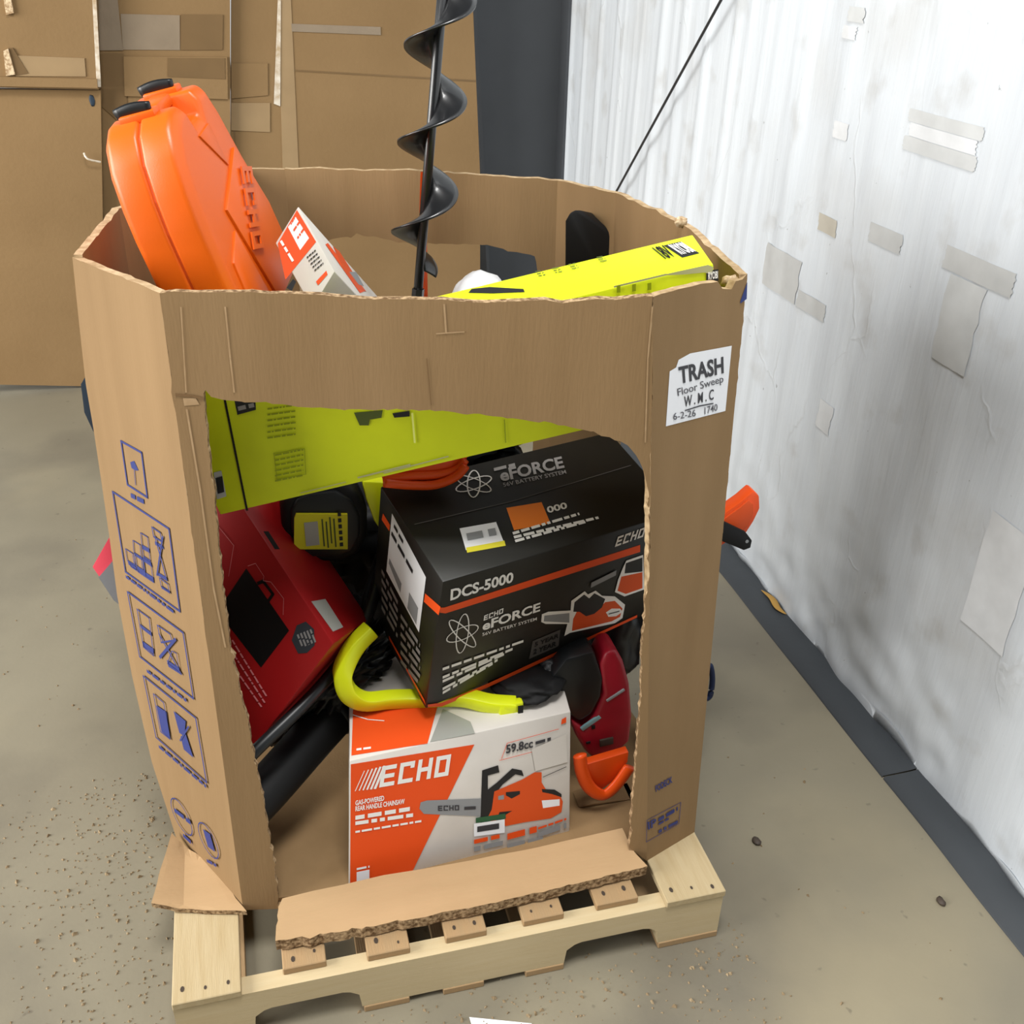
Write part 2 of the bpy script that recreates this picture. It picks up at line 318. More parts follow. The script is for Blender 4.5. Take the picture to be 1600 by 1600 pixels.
DEC = {
 'front': [
  ('line', 'crease_light', 0.003, [(0.4237, 1.1858), (0.424, 1.1442)], False),
  ('line', 'crease_light', 0.002, [(0.4093, 1.1432), (0.4516, 1.1462)], False),
  ('line', 'crease_light', 0.0025, [(0.7421, 1.1842), (0.7359, 1.1056), (0.7329, 0.968)], False),
  ('line', 'crease_light', 0.0025, [(0.0945, 1.18), (0.0929, 1.1051), (0.0926, 1.0543)], False),
  ('line', 'crease_light', 0.003, [(0.0173, 1.0268), (0.0213, 0.902), (0.0222, 0.7199), (0.0285, 0.6082)], False),
  ('line', 'crease_dark', 0.004, [(0.0049, 1.0507), (0.0279, 1.0486), (0.0438, 1.0446)], False),
  ('poly', 'crease_light', [(0.0138, 1.0447), (0.0332, 1.0447), (0.0377, 1.0347), (0.0142, 1.0328)]),
  ('line', 'crease_dark', 0.0015, [(0.3921, 1.1053), (0.3942, 1.0328)], False),
  ('line', 'crease_light', 0.002, [(0.0289, 1.1796), (0.0199, 1.0546)], False),
 ],
 'rfacet': [
  ('poly', 'paper', [(0.0273, 0.9861), (0.0317, 1.0769), (0.0433, 1.0801), (0.0476, 1.0914), (0.0686, 1.0963), (0.1492, 1.0888), (0.1476, 0.9775)]),
  ('text', 'marker', 'TRASH', (0.0505, 1.0508), (0.1369, 1.0459), (0.0469, 1.0802)),
  ('text', 'marker_thin', 'Floor Sweep', (0.049, 1.0277), (0.1387, 1.0268), (0.0459, 1.0447)),
  ('text', 'marker_mid', 'W . M . C', (0.061, 1.0091), (0.1197, 1.0056), (0.0601, 1.0278)),
  ('line', 'marker', 0.0022, [(0.0638, 1.0028), (0.0916, 1.0025), (0.119, 0.9991)], False),
  ('text', 'marker_thin', '6-2-26', (0.0406, 0.9931), (0.085, 0.9866), (0.0401, 1.0053)),
  ('text', 'marker_thin', '1740', (0.1032, 0.9847), (0.1295, 0.9838), (0.1023, 0.9972)),
  ('poly', 'blue', [(0.1581, 1.1583), (0.1684, 1.1874), (0.1704, 1.1598), (0.1585, 1.1552)]),
  ('text', 'blueprint', 'FODECK', (0.0244, 0.1888), (0.0759, 0.1891), (0.022, 0.2077)),
  ('line', 'blueprint', 0.0016, [(-0.0036, 0.0604), (-0.0022, 0.1233), (0.1075, 0.1178), (0.1057, 0.0578)], True),
  ('text', 'blueprint', 'IP', (0.0022, 0.0931), (0.0292, 0.0918), (-0.0001, 0.1166)),
  ('bars', 'blueprint', (0.0352, 0.098), (0.0983, 0.0987), (0.0348, 0.1111)),
  ('bars', 'blueprint', (0.0355, 0.0885), (0.0692, 0.0877), (0.0353, 0.0961)),
  ('bars', 'blueprint', (0.0364, 0.0637), (0.1011, 0.0601), (0.036, 0.0752)),
 ],
 'lfacet': [
  ('line', 'blueprint', 0.004, [(0.0585, 0.9082), (0.1251, 0.9114), (0.1206, 0.8305), (0.0552, 0.8287)], True),
  ('poly', 'blueprint', [(0.0785, 0.8779), (0.0932, 0.8855), (0.1038, 0.8723), (0.0922, 0.868), (0.0798, 0.868)]),
  ('line', 'blueprint', 0.002, [(0.0899, 0.8672), (0.0862, 0.8404)], False),
  ('bars', 'blueprint', (0.0612, 0.8061), (0.1093, 0.812), (0.0624, 0.8173)),
  ('line', 'blueprint', 0.004, [(-0.0071, 0.7917), (0.1802, 0.7977), (0.1753, 0.639), (-0.0129, 0.6304)], True),
  ('line', 'blueprint', 0.0022, [(0.0042, 0.6849), (0.0297, 0.6871), (0.0295, 0.6639), (0.0037, 0.6615)], True),
  ('line', 'blueprint', 0.0022, [(0.041, 0.7173), (0.0657, 0.7191), (0.0594, 0.6671), (0.0321, 0.665)], True),
  ('line', 'blueprint', 0.0022, [(0.0759, 0.7469), (0.0998, 0.7484), (0.095, 0.7008), (0.0711, 0.7002)], True),
  ('line', 'blueprint', 0.0022, [(0.04, 0.6916), (0.067, 0.6933), (0.0662, 0.6676), (0.039, 0.6656)], True),
  ('line', 'blueprint', 0.0022, [(0.0695, 0.6944), (0.0959, 0.6961), (0.0946, 0.6602), (0.0678, 0.6581)], True),
  ('line', 'blueprint', 0.0022, [(0.0098, 0.659), (0.0376, 0.6611), (0.0428, 0.6557), (0.015, 0.6535)], True),
  ('poly', 'blueprint', [(0.0037, 0.6615), (0.0316, 0.6636), (0.0337, 0.6554), (0.0058, 0.6533)]),
  ('poly', 'blueprint', [(0.0357, 0.6923), (0.0628, 0.694), (0.0653, 0.6875), (0.0383, 0.6857)]),
  ('poly', 'blueprint', [(0.0711, 0.7227), (0.0976, 0.7255), (0.0973, 0.7167), (0.0707, 0.7138)]),
  ('poly', 'blueprint', [(0.0682, 0.6977), (0.0967, 0.699), (0.0984, 0.6898), (0.0699, 0.6883)]),
  ('poly', 'blueprint', [(0.0385, 0.6641), (0.097, 0.6689), (0.0958, 0.6569), (0.0397, 0.653)]),
  ('line', 'blueprint', 0.003, [(0.1223, 0.7772), (0.149, 0.7777), (0.151, 0.7618), (0.1238, 0.7598)], True),
  ('line', 'blueprint', 0.004, [(0.1285, 0.7618), (0.1463, 0.6879)], False),
  ('line', 'blueprint', 0.004, [(0.1561, 0.7735), (0.1132, 0.6814)], False),
  ('poly', 'blueprint', [(0.1236, 0.7513), (0.1508, 0.7534), (0.1514, 0.7476), (0.1237, 0.7441)]),
  ('poly', 'blueprint', [(0.1151, 0.6885), (0.1474, 0.6921), (0.1475, 0.6847), (0.1152, 0.6811)]),
  ('line', 'blueprint', 0.0025, [(0.1213, 0.6801), (0.1485, 0.6802), (0.1505, 0.6636), (0.1232, 0.6633)], True),
  ('poly', 'blueprint', [(0.1215, 0.6651), (0.1492, 0.6668), (0.1501, 0.6622), (0.122, 0.659)]),
  ('bars', 'blueprint', (-0.0123, 0.6174), (0.1615, 0.6245), (-0.0121, 0.6254)),
  ('line', 'blueprint', 0.004, [(-0.017, 0.5869), (0.1779, 0.598), (0.1797, 0.4608), (-0.0142, 0.4469)], True),
  ('line', 'blueprint', 0.003, [(0.011, 0.5637), (0.0554, 0.5666), (0.0475, 0.4813), (0.0102, 0.4813)], True),
  ('poly', 'blueprint', [(0.011, 0.5321), (0.0531, 0.5342), (0.0531, 0.5259), (0.0131, 0.5235)]),
  ('poly', 'blueprint', [(0.0067, 0.4937), (0.0521, 0.4977), (0.0484, 0.4846), (0.0102, 0.4813)]),
  ('line', 'blueprint', 0.003, [(0.0843, 0.5663), (0.129, 0.5703), (0.1326, 0.5589), (0.0884, 0.5319)], True),
  ('line', 'blueprint', 0.005, [(0.0862, 0.5484), (0.1473, 0.4964)], False),
  ('line', 'blueprint', 0.006, [(0.1456, 0.5683), (0.0734, 0.4922)], False),
  ('poly', 'blueprint', [(0.0978, 0.4998), (0.1408, 0.5052), (0.1445, 0.4934), (0.101, 0.4862)]),
  ('line', 'blueprint', 0.002, [(0.1263, 0.5341), (0.1422, 0.5371), (0.1431, 0.4968), (0.1005, 0.4929)], True),
  ('bars', 'blueprint', (0.0074, 0.4223), (0.1526, 0.4367), (0.0076, 0.4311)),
  ('line', 'blueprint', 0.004, [(-0.0123, 0.4041), (0.1786, 0.418), (0.1838, 0.2727), (-0.0035, 0.2628)], True),
  ('line', 'blueprint', 0.003, [(0.0195, 0.3805), (0.0577, 0.3817), (0.059, 0.2966), (0.0218, 0.2924)], True),
  ('poly', 'blueprint', [(0.022, 0.355), (0.0618, 0.3619), (0.0566, 0.2967), (0.0247, 0.2941)]),
  ('poly', 'blueprint', [(0.0927, 0.383), (0.1361, 0.3854), (0.121, 0.3409), (0.1022, 0.3383)]),
  ('poly', 'blueprint', [(0.105, 0.3311), (0.128, 0.3511), (0.1444, 0.3061), (0.1098, 0.3039)]),
  ('line', 'blueprint', 0.004, [(0.1458, 0.3796), (0.1023, 0.3204)], False),
  ('bars', 'blueprint', (0.0025, 0.2397), (0.1804, 0.2566), (0.0027, 0.2493)),
  ('line', 'blueprint', 0.0028, [(0.0796, 0.0681), (0.0869, 0.0774), (0.0908, 0.0886), (0.0909, 0.1005), (0.0873, 0.1122), (0.0803, 0.1224), (0.0706, 0.1302), (0.0592, 0.135), (0.0469, 0.1361), (0.0351, 0.1335), (0.0249, 0.1273), (0.0173, 0.1182), (0.013, 0.107), (0.0126, 0.0948), (0.0162, 0.0828), (0.0233, 0.0722), (0.0333, 0.0642), (0.0452, 0.0596), (0.0577, 0.0587), (0.0695, 0.0617)], True),
  ('bars', 'blueprint', (0.0225, 0.0887), (0.0873, 0.1007), (0.0236, 0.103)),
  ('bars', 'blueprint', (0.045, 0.0379), (0.0832, 0.0417), (0.0455, 0.0504)),
  ('line', 'blueprint', 0.0028, [(0.18, 0.0817), (0.1867, 0.0906), (0.1904, 0.1013), (0.1907, 0.1129), (0.1877, 0.1241), (0.1816, 0.134), (0.173, 0.1416), (0.1627, 0.1462), (0.1518, 0.1473), (0.1411, 0.1449), (0.1319, 0.139), (0.1248, 0.1302), (0.1208, 0.1194), (0.1203, 0.1077), (0.1233, 0.0961), (0.1295, 0.0859), (0.1383, 0.0782), (0.1489, 0.0737), (0.1601, 0.0727), (0.1708, 0.0755)], True),
  ('poly', 'blueprint', [(0.1387, 0.1275), (0.1655, 0.1337), (0.1759, 0.0953), (0.1489, 0.0885)]),
  ('bars', 'blueprint', (0.1357, 0.038), (0.1743, 0.0538), (0.1355, 0.0481)),
 ],
 'echo_f': [
  ('poly', 'orange_print', [(0.0028, 0.0075), (0.0028, 0.3078), (0.2483, 0.2904), (0.1186, -0.0022)]),
  ('text', 'white_print', 'ECHO', (0.0574, 0.2384), (0.1948, 0.2318), (0.0635, 0.287)),
  ('line', 'white_print', 0.0016, [(0.0116, 0.243), (0.0287, 0.2857)], False),
  ('line', 'white_print', 0.0023, [(0.0193, 0.2424), (0.0364, 0.2858)], False),
  ('line', 'white_print', 0.003, [(0.0269, 0.2417), (0.044, 0.2858)], False),
  ('line', 'white_print', 0.0037, [(0.0346, 0.241), (0.0517, 0.2859)], False),
  ('line', 'white_print', 0.0044, [(0.0422, 0.2403), (0.0595, 0.2859)], False),
  ('line', 'white_print', 0.0051, [(0.0499, 0.2396), (0.0672, 0.286)], False),
  ('text', 'white_print', 'GAS-POWERED', (0.0118, 0.2074), (0.0675, 0.2048), (0.0117, 0.2198)),
  ('text', 'white_print', 'REAR HANDLE CHAINSAW', (0.0118, 0.1933), (0.1078, 0.1864), (0.0118, 0.2058)),
  ('bars', 'white_print', (0.0119, 0.1712), (0.118, 0.1649), (0.0119, 0.1839)),
  ('bars', 'white_print', (0.012, 0.1585), (0.1244, 0.1491), (0.0119, 0.1696)),
  ('bars', 'white_print', (0.0121, 0.1394), (0.141, 0.1321), (0.012, 0.1458)),
  ('bars', 'white_print', (0.0149, 0.0442), (0.0395, 0.0441), (0.0149, 0.0508)),
  ('poly', 'paper', [(0.015, 0.0075), (0.0149, 0.0392), (0.0395, 0.0391), (0.0396, 0.0074)]),
  ('poly', 'grey_print', [(0.1461, 0.1513), (0.1371, 0.1662), (0.1396, 0.1812), (0.1524, 0.1826), (0.2661, 0.1586), (0.2662, 0.1145)]),
  ('text', 'marker', 'ECHO', (0.1744, 0.1519), (0.2173, 0.1426), (0.1743, 0.1645)),
  ('bars', 'marker', (0.2278, 0.1399), (0.2516, 0.1355), (0.2278, 0.1493)),
  ('poly', 'dark_print', [(0.261, 0.092), (0.2644, 0.2265), (0.2977, 0.2305), (0.3005, 0.2132), (0.2765, 0.2114), (0.2766, 0.1777), (0.2953, 0.19), (0.3274, 0.2157), (0.3478, 0.2063), (0.352, 0.1916), (0.3343, 0.2004), (0.3074, 0.1825), (0.2901, 0.1604), (0.285, 0.086)]),
  ('poly', 'orange_dark', [(0.2743, 0.1046), (0.2849, 0.1273), (0.29, 0.1697), (0.3466, 0.1837), (0.3753, 0.1952), (0.3904, 0.1917), (0.3906, 0.1672), (0.399, 0.1498), (0.4297, 0.1302), (0.4369, 0.1098), (0.4343, 0.0852), (0.4106, 0.0748), (0.3554, 0.0784), (0.3147, 0.0787)]),
  ('poly', 'paper', [(0.3909, 0.1237), (0.4298, 0.1177), (0.43, 0.102), (0.3938, 0.1042)]),
  ('poly', 'dark_print', [(0.3907, 0.1517), (0.4185, 0.1437), (0.4339, 0.1292), (0.434, 0.1214), (0.413, 0.1341), (0.3921, 0.1436)]),
  ('poly', 'dark_print', [(0.3142, 0.1623), (0.344, 0.1582), (0.3441, 0.1504), (0.3265, 0.1438), (0.3143, 0.1545)]),
  ('poly', 'dark_print', [(0.293, 0.0936), (0.301, 0.117), (0.328, 0.1136), (0.3145, 0.1074), (0.3092, 0.0896)]),
  ('line', 'dark_print', 0.0015, [(0.3933, 0.1803), (0.4432, 0.193)], False),
  ('poly', 'grey_print', [(0.2981, 0.1569), (0.3102, 0.1571), (0.3103, 0.1461), (0.2982, 0.1475)]),
  ('line', 'orange_print', 0.0012, [(0.3044, 0.2454), (0.3163, 0.2782), (0.4257, 0.2848)], False),
  ('line', 'orange_print', 0.0012, [(0.3004, 0.2419), (0.3681, 0.2451)], False),
  ('text', 'marker', '59.8cc', (0.3137, 0.2536), (0.3708, 0.2549), (0.3136, 0.2745)),
  ('bars', 'marker', (0.3762, 0.2596), (0.4092, 0.2622), (0.3761, 0.2684)),
  ('poly', 'tape_grey', [(0.368, 0.2511), (0.4426, 0.2692), (0.4459, 0.203), (0.3766, 0.198)]),
  ('poly', 'green_print', [(0.2517, 0.1023), (0.2517, 0.115), (0.3131, 0.1109), (0.3146, 0.0979)]),
  ('poly', 'paper', [(0.2479, 0.0695), (0.2477, 0.1017), (0.3119, 0.097), (0.312, 0.0633)]),
  ('bars', 'marker', (0.2545, 0.0776), (0.3052, 0.0746), (0.2544, 0.0952)),
  ('bars', 'orange_print', (0.248, 0.0501), (0.3013, 0.0514), (0.2479, 0.0631)),
  ('bars', 'grey_print', (0.248, 0.0305), (0.3081, 0.0318), (0.248, 0.0452)),
  ('bars', 'orange_print', (0.3175, 0.0425), (0.3803, 0.0468), (0.3174, 0.062)),
  ('bars', 'grey_print', (0.3176, 0.023), (0.3971, 0.0233), (0.3176, 0.036)),
  ('bars', 'orange_print', (0.383, 0.0542), (0.4443, 0.0638), (0.383, 0.0606)),
  ('bars', 'grey_print', (0.3832, 0.0331), (0.4444, 0.0429), (0.3831, 0.0493)),
  ('poly', 'orange_print', [(0.4312, 0.2937), (0.4325, 0.305), (0.4422, 0.3085), (0.4423, 0.2955)]),
 ],
 'echo_t': [
  ('poly', 'film_grey', [(0.1537, 0.0015), (0.1858, 0.0871), (0.2367, 0.0334), (0.2419, -0.0012)]),
  ('poly', 'orange_print', [(0.0039, 0.0123), (0.0081, 0.1581), (0.1876, 0.1415), (0.1486, -0.0004)]),
  ('bars', 'white_print', (0.0135, 0.0212), (0.0413, 0.0177), (0.0136, 0.0281)),
  ('line', 'white_print', 0.002, [(0.0079, 0.1238), (0.0366, 0.1017), (0.0678, 0.0882)], False),
 ],
 'blk_f': [
  ('poly', 'orange_print', [(0.0023, 0.266), (0.0008, 0.2792), (0.0102, 0.2755), (0.4446, 0.2726), (0.4476, 0.2489), (0.0145, 0.2593)]),
  ('text', 'white_print', 'DCS-5000', (0.0202, 0.2888), (0.1509, 0.2849), (0.0182, 0.3175)),
  ('text', 'white_print', 'ECHO', (0.38, 0.2931), (0.4478, 0.2974), (0.3839, 0.322)),
  ('line', 'white_print', 0.0022, [(0.0879, 0.1925), (0.0852, 0.197), (0.0806, 0.2009), (0.0742, 0.2039), (0.0667, 0.2059), (0.0584, 0.2068), (0.05, 0.2064), (0.0421, 0.2049), (0.0351, 0.2024), (0.0295, 0.1989), (0.0257, 0.1949), (0.024, 0.1904), (0.0244, 0.1858), (0.027, 0.1814), (0.0316, 0.1775), (0.0378, 0.1744), (0.0452, 0.1722), (0.0535, 0.1712), (0.0619, 0.1714), (0.07, 0.1728), (0.0771, 0.1753), (0.0828, 0.1789), (0.0866, 0.1831), (0.0884, 0.1878)], True),
  ('line', 'white_print', 0.0022, [(0.0561, 0.241), (0.0529, 0.2413), (0.0499, 0.2382), (0.0472, 0.2318), (0.0452, 0.2225), (0.0439, 0.2109), (0.0434, 0.1977), (0.0438, 0.1838), (0.045, 0.1701), (0.0469, 0.1575), (0.0495, 0.147), (0.0525, 0.1393), (0.0557, 0.1349), (0.059, 0.1344), (0.0621, 0.1376), (0.0648, 0.1445), (0.0668, 0.1544), (0.0681, 0.1666), (0.0686, 0.1803), (0.0682, 0.1944), (0.0669, 0.208), (0.065, 0.2202), (0.0624, 0.2301), (0.0594, 0.2372)], True),
  ('line', 'white_print', 0.0022, [(0.0248, 0.2369), (0.0241, 0.2332), (0.0256, 0.2265), (0.0292, 0.2172), (0.0346, 0.206), (0.0414, 0.1934), (0.0493, 0.1803), (0.0577, 0.1675), (0.066, 0.156), (0.0737, 0.1466), (0.0802, 0.1401), (0.085, 0.137), (0.0878, 0.1375), (0.0885, 0.1417), (0.0869, 0.1492), (0.0832, 0.1594), (0.0776, 0.1716), (0.0706, 0.1847), (0.0626, 0.1979), (0.0542, 0.2103), (0.046, 0.221), (0.0385, 0.2294), (0.0322, 0.235), (0.0275, 0.2376)], True),
  ('text', 'white_print', 'ECHO', (0.098, 0.2042), (0.1383, 0.2068), (0.0978, 0.2183)),
  ('text', 'white_print', 'eFORCE', (0.0985, 0.1755), (0.223, 0.1716), (0.0968, 0.203)),
  ('text', 'white_print', '56V BATTERY SYSTEM', (0.1002, 0.1603), (0.2188, 0.1466), (0.0992, 0.1698)),
  ('bars', 'white_print', (0.0244, 0.1017), (0.1955, 0.0899), (0.0235, 0.1114)),
  ('bars', 'white_print', (0.0269, 0.0762), (0.1733, 0.0779), (0.026, 0.0861)),
  ('bars', 'white_print', (0.0281, 0.0642), (0.1631, 0.0724), (0.0271, 0.0742)),
  ('bars', 'white_print', (0.0304, 0.0399), (0.1428, 0.0616), (0.0294, 0.0501)),
  ('bars', 'white_print', (0.0316, 0.0275), (0.1327, 0.0562), (0.0306, 0.0378)),
  ('poly', 'grey_dim', [(0.2151, 0.0242), (0.2175, 0.0813), (0.2788, 0.0831), (0.2806, 0.0259)]),
  ('text', 'black_print', '5 YEAR', (0.2227, 0.0596), (0.2771, 0.0585), (0.2225, 0.0743)),
  ('text', 'black_print', '2 YEAR', (0.2225, 0.0345), (0.2742, 0.0322), (0.2221, 0.0516)),
  ('poly', 'orange_print', [(0.0029, 0.0144), (0.0327, 0.0012), (0.1262, -0.0007), (0.4659, 0.0194), (0.467, 0.0089), (0.1275, -0.0141), (0.0339, -0.0116), (0.0036, 0.0061)]),
  ('poly', 'white_print', [(0.23, 0.1348), (0.2287, 0.1591), (0.2429, 0.1597), (0.2962, 0.1358), (0.294, 0.1674), (0.323, 0.183), (0.3322, 0.1683), (0.3497, 0.1717), (0.3678, 0.1457), (0.4004, 0.1259), (0.43, 0.0797), (0.4291, 0.0314), (0.4115, 0.0238), (0.3034, 0.0577), (0.2906, 0.0546), (0.2936, 0.0935), (0.2413, 0.1227)]),
  ('poly', 'grey_print', [(0.2358, 0.1337), (0.2352, 0.1518), (0.2941, 0.1287), (0.2978, 0.0953)]),
  ('poly', 'orange_dark', [(0.3073, 0.0619), (0.3057, 0.1035), (0.3163, 0.1395), (0.3379, 0.1447), (0.3582, 0.0972), (0.3784, 0.1184), (0.4022, 0.1095), (0.4251, 0.0689), (0.422, 0.0406), (0.4026, 0.0366)]),
  ('poly', 'dark_print', [(0.3029, 0.1281), (0.3023, 0.1591), (0.3227, 0.173), (0.3369, 0.1535), (0.3475, 0.1646), (0.3771, 0.13), (0.3725, 0.1043), (0.3558, 0.092), (0.3362, 0.0947), (0.3186, 0.1195)]),
  ('poly', 'white_print', [(0.3843, 0.0798), (0.3973, 0.0856), (0.4185, 0.0729), (0.4264, 0.0565), (0.4119, 0.0493), (0.3926, 0.059)]),
  ('line', 'dark_print', 0.003, [(0.3929, 0.0701), (0.4163, 0.0651)], False),
  ('poly', 'white_print', [(0.3985, 0.1421), (0.4016, 0.181), (0.4093, 0.2189), (0.4148, 0.2369), (0.4554, 0.2372), (0.4734, 0.1096), (0.4249, 0.1122)]),
  ('poly', 'orange_dark', [(0.4045, 0.1432), (0.4084, 0.1882), (0.461, 0.1768), (0.4678, 0.1173), (0.4271, 0.1199)]),
  ('poly', 'dark_print', [(0.4153, 0.1953), (0.4143, 0.229), (0.4548, 0.2291), (0.4608, 0.1791)]),
  ('bars', 'grey_print', (0.336, 0.1867), (0.3949, 0.1989), (0.335, 0.2072)),
 ],
 'blk_t': [
  ('line', 'grey_dim', 0.002, [(0.0157, 0.1385), (0.2116, 0.1328), (0.4915, 0.1446)], False),
  ('poly', 'paper', [(0.0719, 0.052), (0.0864, 0.1033), (0.1566, 0.0955), (0.1433, 0.0393)]),
  ('poly', 'yellow_print', [(0.0711, 0.0458), (0.0748, 0.0575), (0.1477, 0.0493), (0.1436, 0.0375)]),
  ('bars', 'grey_print', (0.0847, 0.0688), (0.1402, 0.0638), (0.0919, 0.0895)),
  ('poly', 'orange_sticker', [(0.1771, 0.0659), (0.1928, 0.1214), (0.2639, 0.1129), (0.2505, 0.0588)]),
  ('text', 'white_print', '000', (0.2592, 0.0822), (0.3025, 0.0814), (0.2648, 0.0982)),
  ('bars', 'white_print', (0.1695, 0.055), (0.3145, 0.0575), (0.1713, 0.0628)),
  ('bars', 'white_print', (0.1666, 0.0459), (0.3439, 0.0365), (0.1684, 0.0537)),
  ('bars', 'white_print', (0.1638, 0.0369), (0.3172, 0.0353), (0.1656, 0.0446)),
  ('line', 'white_print', 0.0025, [(0.206, 0.2029), (0.2048, 0.2061), (0.2008, 0.2087), (0.1945, 0.2105), (0.1862, 0.2115), (0.1766, 0.2115), (0.1662, 0.2105), (0.1559, 0.2087), (0.1463, 0.2062), (0.1381, 0.2031), (0.1318, 0.1996), (0.1279, 0.196), (0.1265, 0.1926), (0.1277, 0.1895), (0.1316, 0.1869), (0.1377, 0.1851), (0.1457, 0.1841), (0.1552, 0.184), (0.1654, 0.1849), (0.1757, 0.1866), (0.1854, 0.1891), (0.1938, 0.1922), (0.2003, 0.1957), (0.2045, 0.1993)], True),
  ('line', 'white_print', 0.0025, [(0.1846, 0.2306), (0.181, 0.2306), (0.1763, 0.2282), (0.1709, 0.2238), (0.1652, 0.2176), (0.1596, 0.2101), (0.1545, 0.2018), (0.1501, 0.1933), (0.1469, 0.1851), (0.1449, 0.1779), (0.1444, 0.172), (0.1453, 0.1678), (0.1475, 0.1656), (0.151, 0.1656), (0.1555, 0.1678), (0.1607, 0.172), (0.1663, 0.1779), (0.1719, 0.1852), (0.1771, 0.1935), (0.1816, 0.2021), (0.185, 0.2104), (0.1872, 0.2179), (0.1878, 0.224), (0.1869, 0.2284)], True),
  ('line', 'white_print', 0.0025, [(0.1445, 0.2251), (0.1422, 0.2219), (0.1416, 0.217), (0.1425, 0.2108), (0.1451, 0.2038), (0.149, 0.1964), (0.1541, 0.1891), (0.16, 0.1823), (0.1662, 0.1766), (0.1725, 0.1724), (0.1782, 0.1698), (0.1832, 0.1691), (0.187, 0.1704), (0.1893, 0.1735), (0.19, 0.1783), (0.1891, 0.1844), (0.1866, 0.1915), (0.1827, 0.1989), (0.1776, 0.2063), (0.1717, 0.2132), (0.1654, 0.2189), (0.1591, 0.2232), (0.1532, 0.2258), (0.1483, 0.2264)], True),
  ('text', 'grey_light', 'eFORCE', (0.2182, 0.1855), (0.3579, 0.1809), (0.2306, 0.2173)),
  ('text', 'grey_light', '56V BATTERY SYSTEM', (0.2158, 0.1715), (0.3525, 0.1652), (0.2188, 0.1816)),
  ('bars', 'grey_light', (0.2196, 0.2152), (0.2662, 0.2151), (0.2238, 0.2252)),
 ],
 'blk_l': [
  ('poly', 'paper', [(0.0493, 0.1901), (0.0541, 0.3489), (0.1949, 0.3239), (0.1931, 0.1705)]),
  ('bars', 'dark_print', (0.0655, 0.3238), (0.1037, 0.3178), (0.0667, 0.3348)),
  ('bars', 'dark_print', (0.0582, 0.2968), (0.1482, 0.2837), (0.0593, 0.3096)),
  ('poly', 'grey_print', [(0.057, 0.2196), (0.0579, 0.2347), (0.1125, 0.2202), (0.1109, 0.1932)]),
  ('poly', 'grey_print', [(0.1425, 0.1838), (0.1435, 0.23), (0.1811, 0.2263), (0.181, 0.179)]),
  ('poly', 'orange_print', [(0.0166, 0.2974), (0.0198, 0.3171), (0.0503, 0.3159), (0.0497, 0.2987)]),
  ('poly', 'orange_print', [(0.1981, 0.2627), (0.1991, 0.2861), (0.2537, 0.3099), (0.2513, 0.285)]),
  ('bars', 'grey_light', (0.0318, 0.1666), (0.1055, 0.1523), (0.033, 0.1807)),
  ('bars', 'grey_light', (0.0345, 0.1434), (0.1084, 0.131), (0.0357, 0.1578)),
  ('bars', 'grey_light', (0.0372, 0.1199), (0.1114, 0.1095), (0.0385, 0.1345)),
  ('bars', 'grey_light', (0.04, 0.096), (0.1145, 0.0876), (0.0412, 0.1108)),
  ('bars', 'grey_light', (0.0428, 0.0717), (0.1176, 0.0655), (0.0441, 0.0868)),
  ('bars', 'grey_light', (0.1223, 0.1332), (0.2039, 0.1378), (0.1231, 0.1473)),
  ('bars', 'grey_light', (0.1256, 0.1101), (0.2072, 0.1186), (0.1264, 0.1244)),
  ('bars', 'grey_light', (0.129, 0.0867), (0.2105, 0.0991), (0.1297, 0.1012)),
  ('bars', 'grey_light', (0.1324, 0.0629), (0.2138, 0.0794), (0.1331, 0.0777)),
  ('bars', 'grey_light', (0.1358, 0.0388), (0.2172, 0.0595), (0.1366, 0.0538)),
  ('bars', 'grey_light', (0.1394, 0.0143), (0.2206, 0.0393), (0.1401, 0.0296)),
  ('poly', 'orange_print', [(0.0846, 0.025), (0.0835, 0.0339), (0.2425, 0.024), (0.2494, 0.0162)]),
 ],
 'yel_f': [
  ('line', 'black_print', 0.0035, [(0.0847, 0.2011), (0.0451, -0.0013)], False),
  ('poly', 'dark_print', [(0.0978, 0.1953), (0.1291, 0.1892), (0.1231, 0.1701), (0.0929, 0.169)]),
  ('bars', 'grey_light', (0.0972, 0.1748), (0.1228, 0.1748), (0.0985, 0.1837)),
  ('poly', 'paper_dim', [(0.0202, 0.0802), (0.033, 0.0804), (0.023, 0.0324), (0.0061, 0.0306)]),
  ('bars', 'dark_print', (0.0108, 0.0371), (0.0219, 0.0378), (0.0208, 0.0738)),
  ('bars', 'yel_ink', (0.1399, 0.1656), (0.1834, 0.1609), (0.1411, 0.1688)),
  ('bars', 'yel_ink', (0.1365, 0.1561), (0.1801, 0.1513), (0.1376, 0.1592)),
  ('bars', 'yel_ink', (0.133, 0.1464), (0.1768, 0.1417), (0.1342, 0.1496)),
  ('bars', 'yel_ink', (0.1296, 0.1367), (0.1735, 0.132), (0.1307, 0.14)),
  ('bars', 'yel_ink', (0.1261, 0.127), (0.1701, 0.1222), (0.1272, 0.1302)),
  ('bars', 'yel_ink', (0.1225, 0.1171), (0.1668, 0.1123), (0.1237, 0.1204)),
  ('bars', 'yel_ink', (0.1233, 0.084), (0.1692, 0.0825), (0.1245, 0.0874)),
  ('bars', 'yel_ink', (0.1201, 0.075), (0.1662, 0.0735), (0.1213, 0.0784)),
  ('bars', 'yel_ink', (0.1169, 0.066), (0.1631, 0.0645), (0.1181, 0.0694)),
  ('bars', 'yel_ink', (0.1137, 0.0568), (0.16, 0.0553), (0.1149, 0.0603)),
  ('bars', 'yel_ink', (0.1104, 0.0477), (0.1569, 0.0461), (0.1116, 0.0511)),
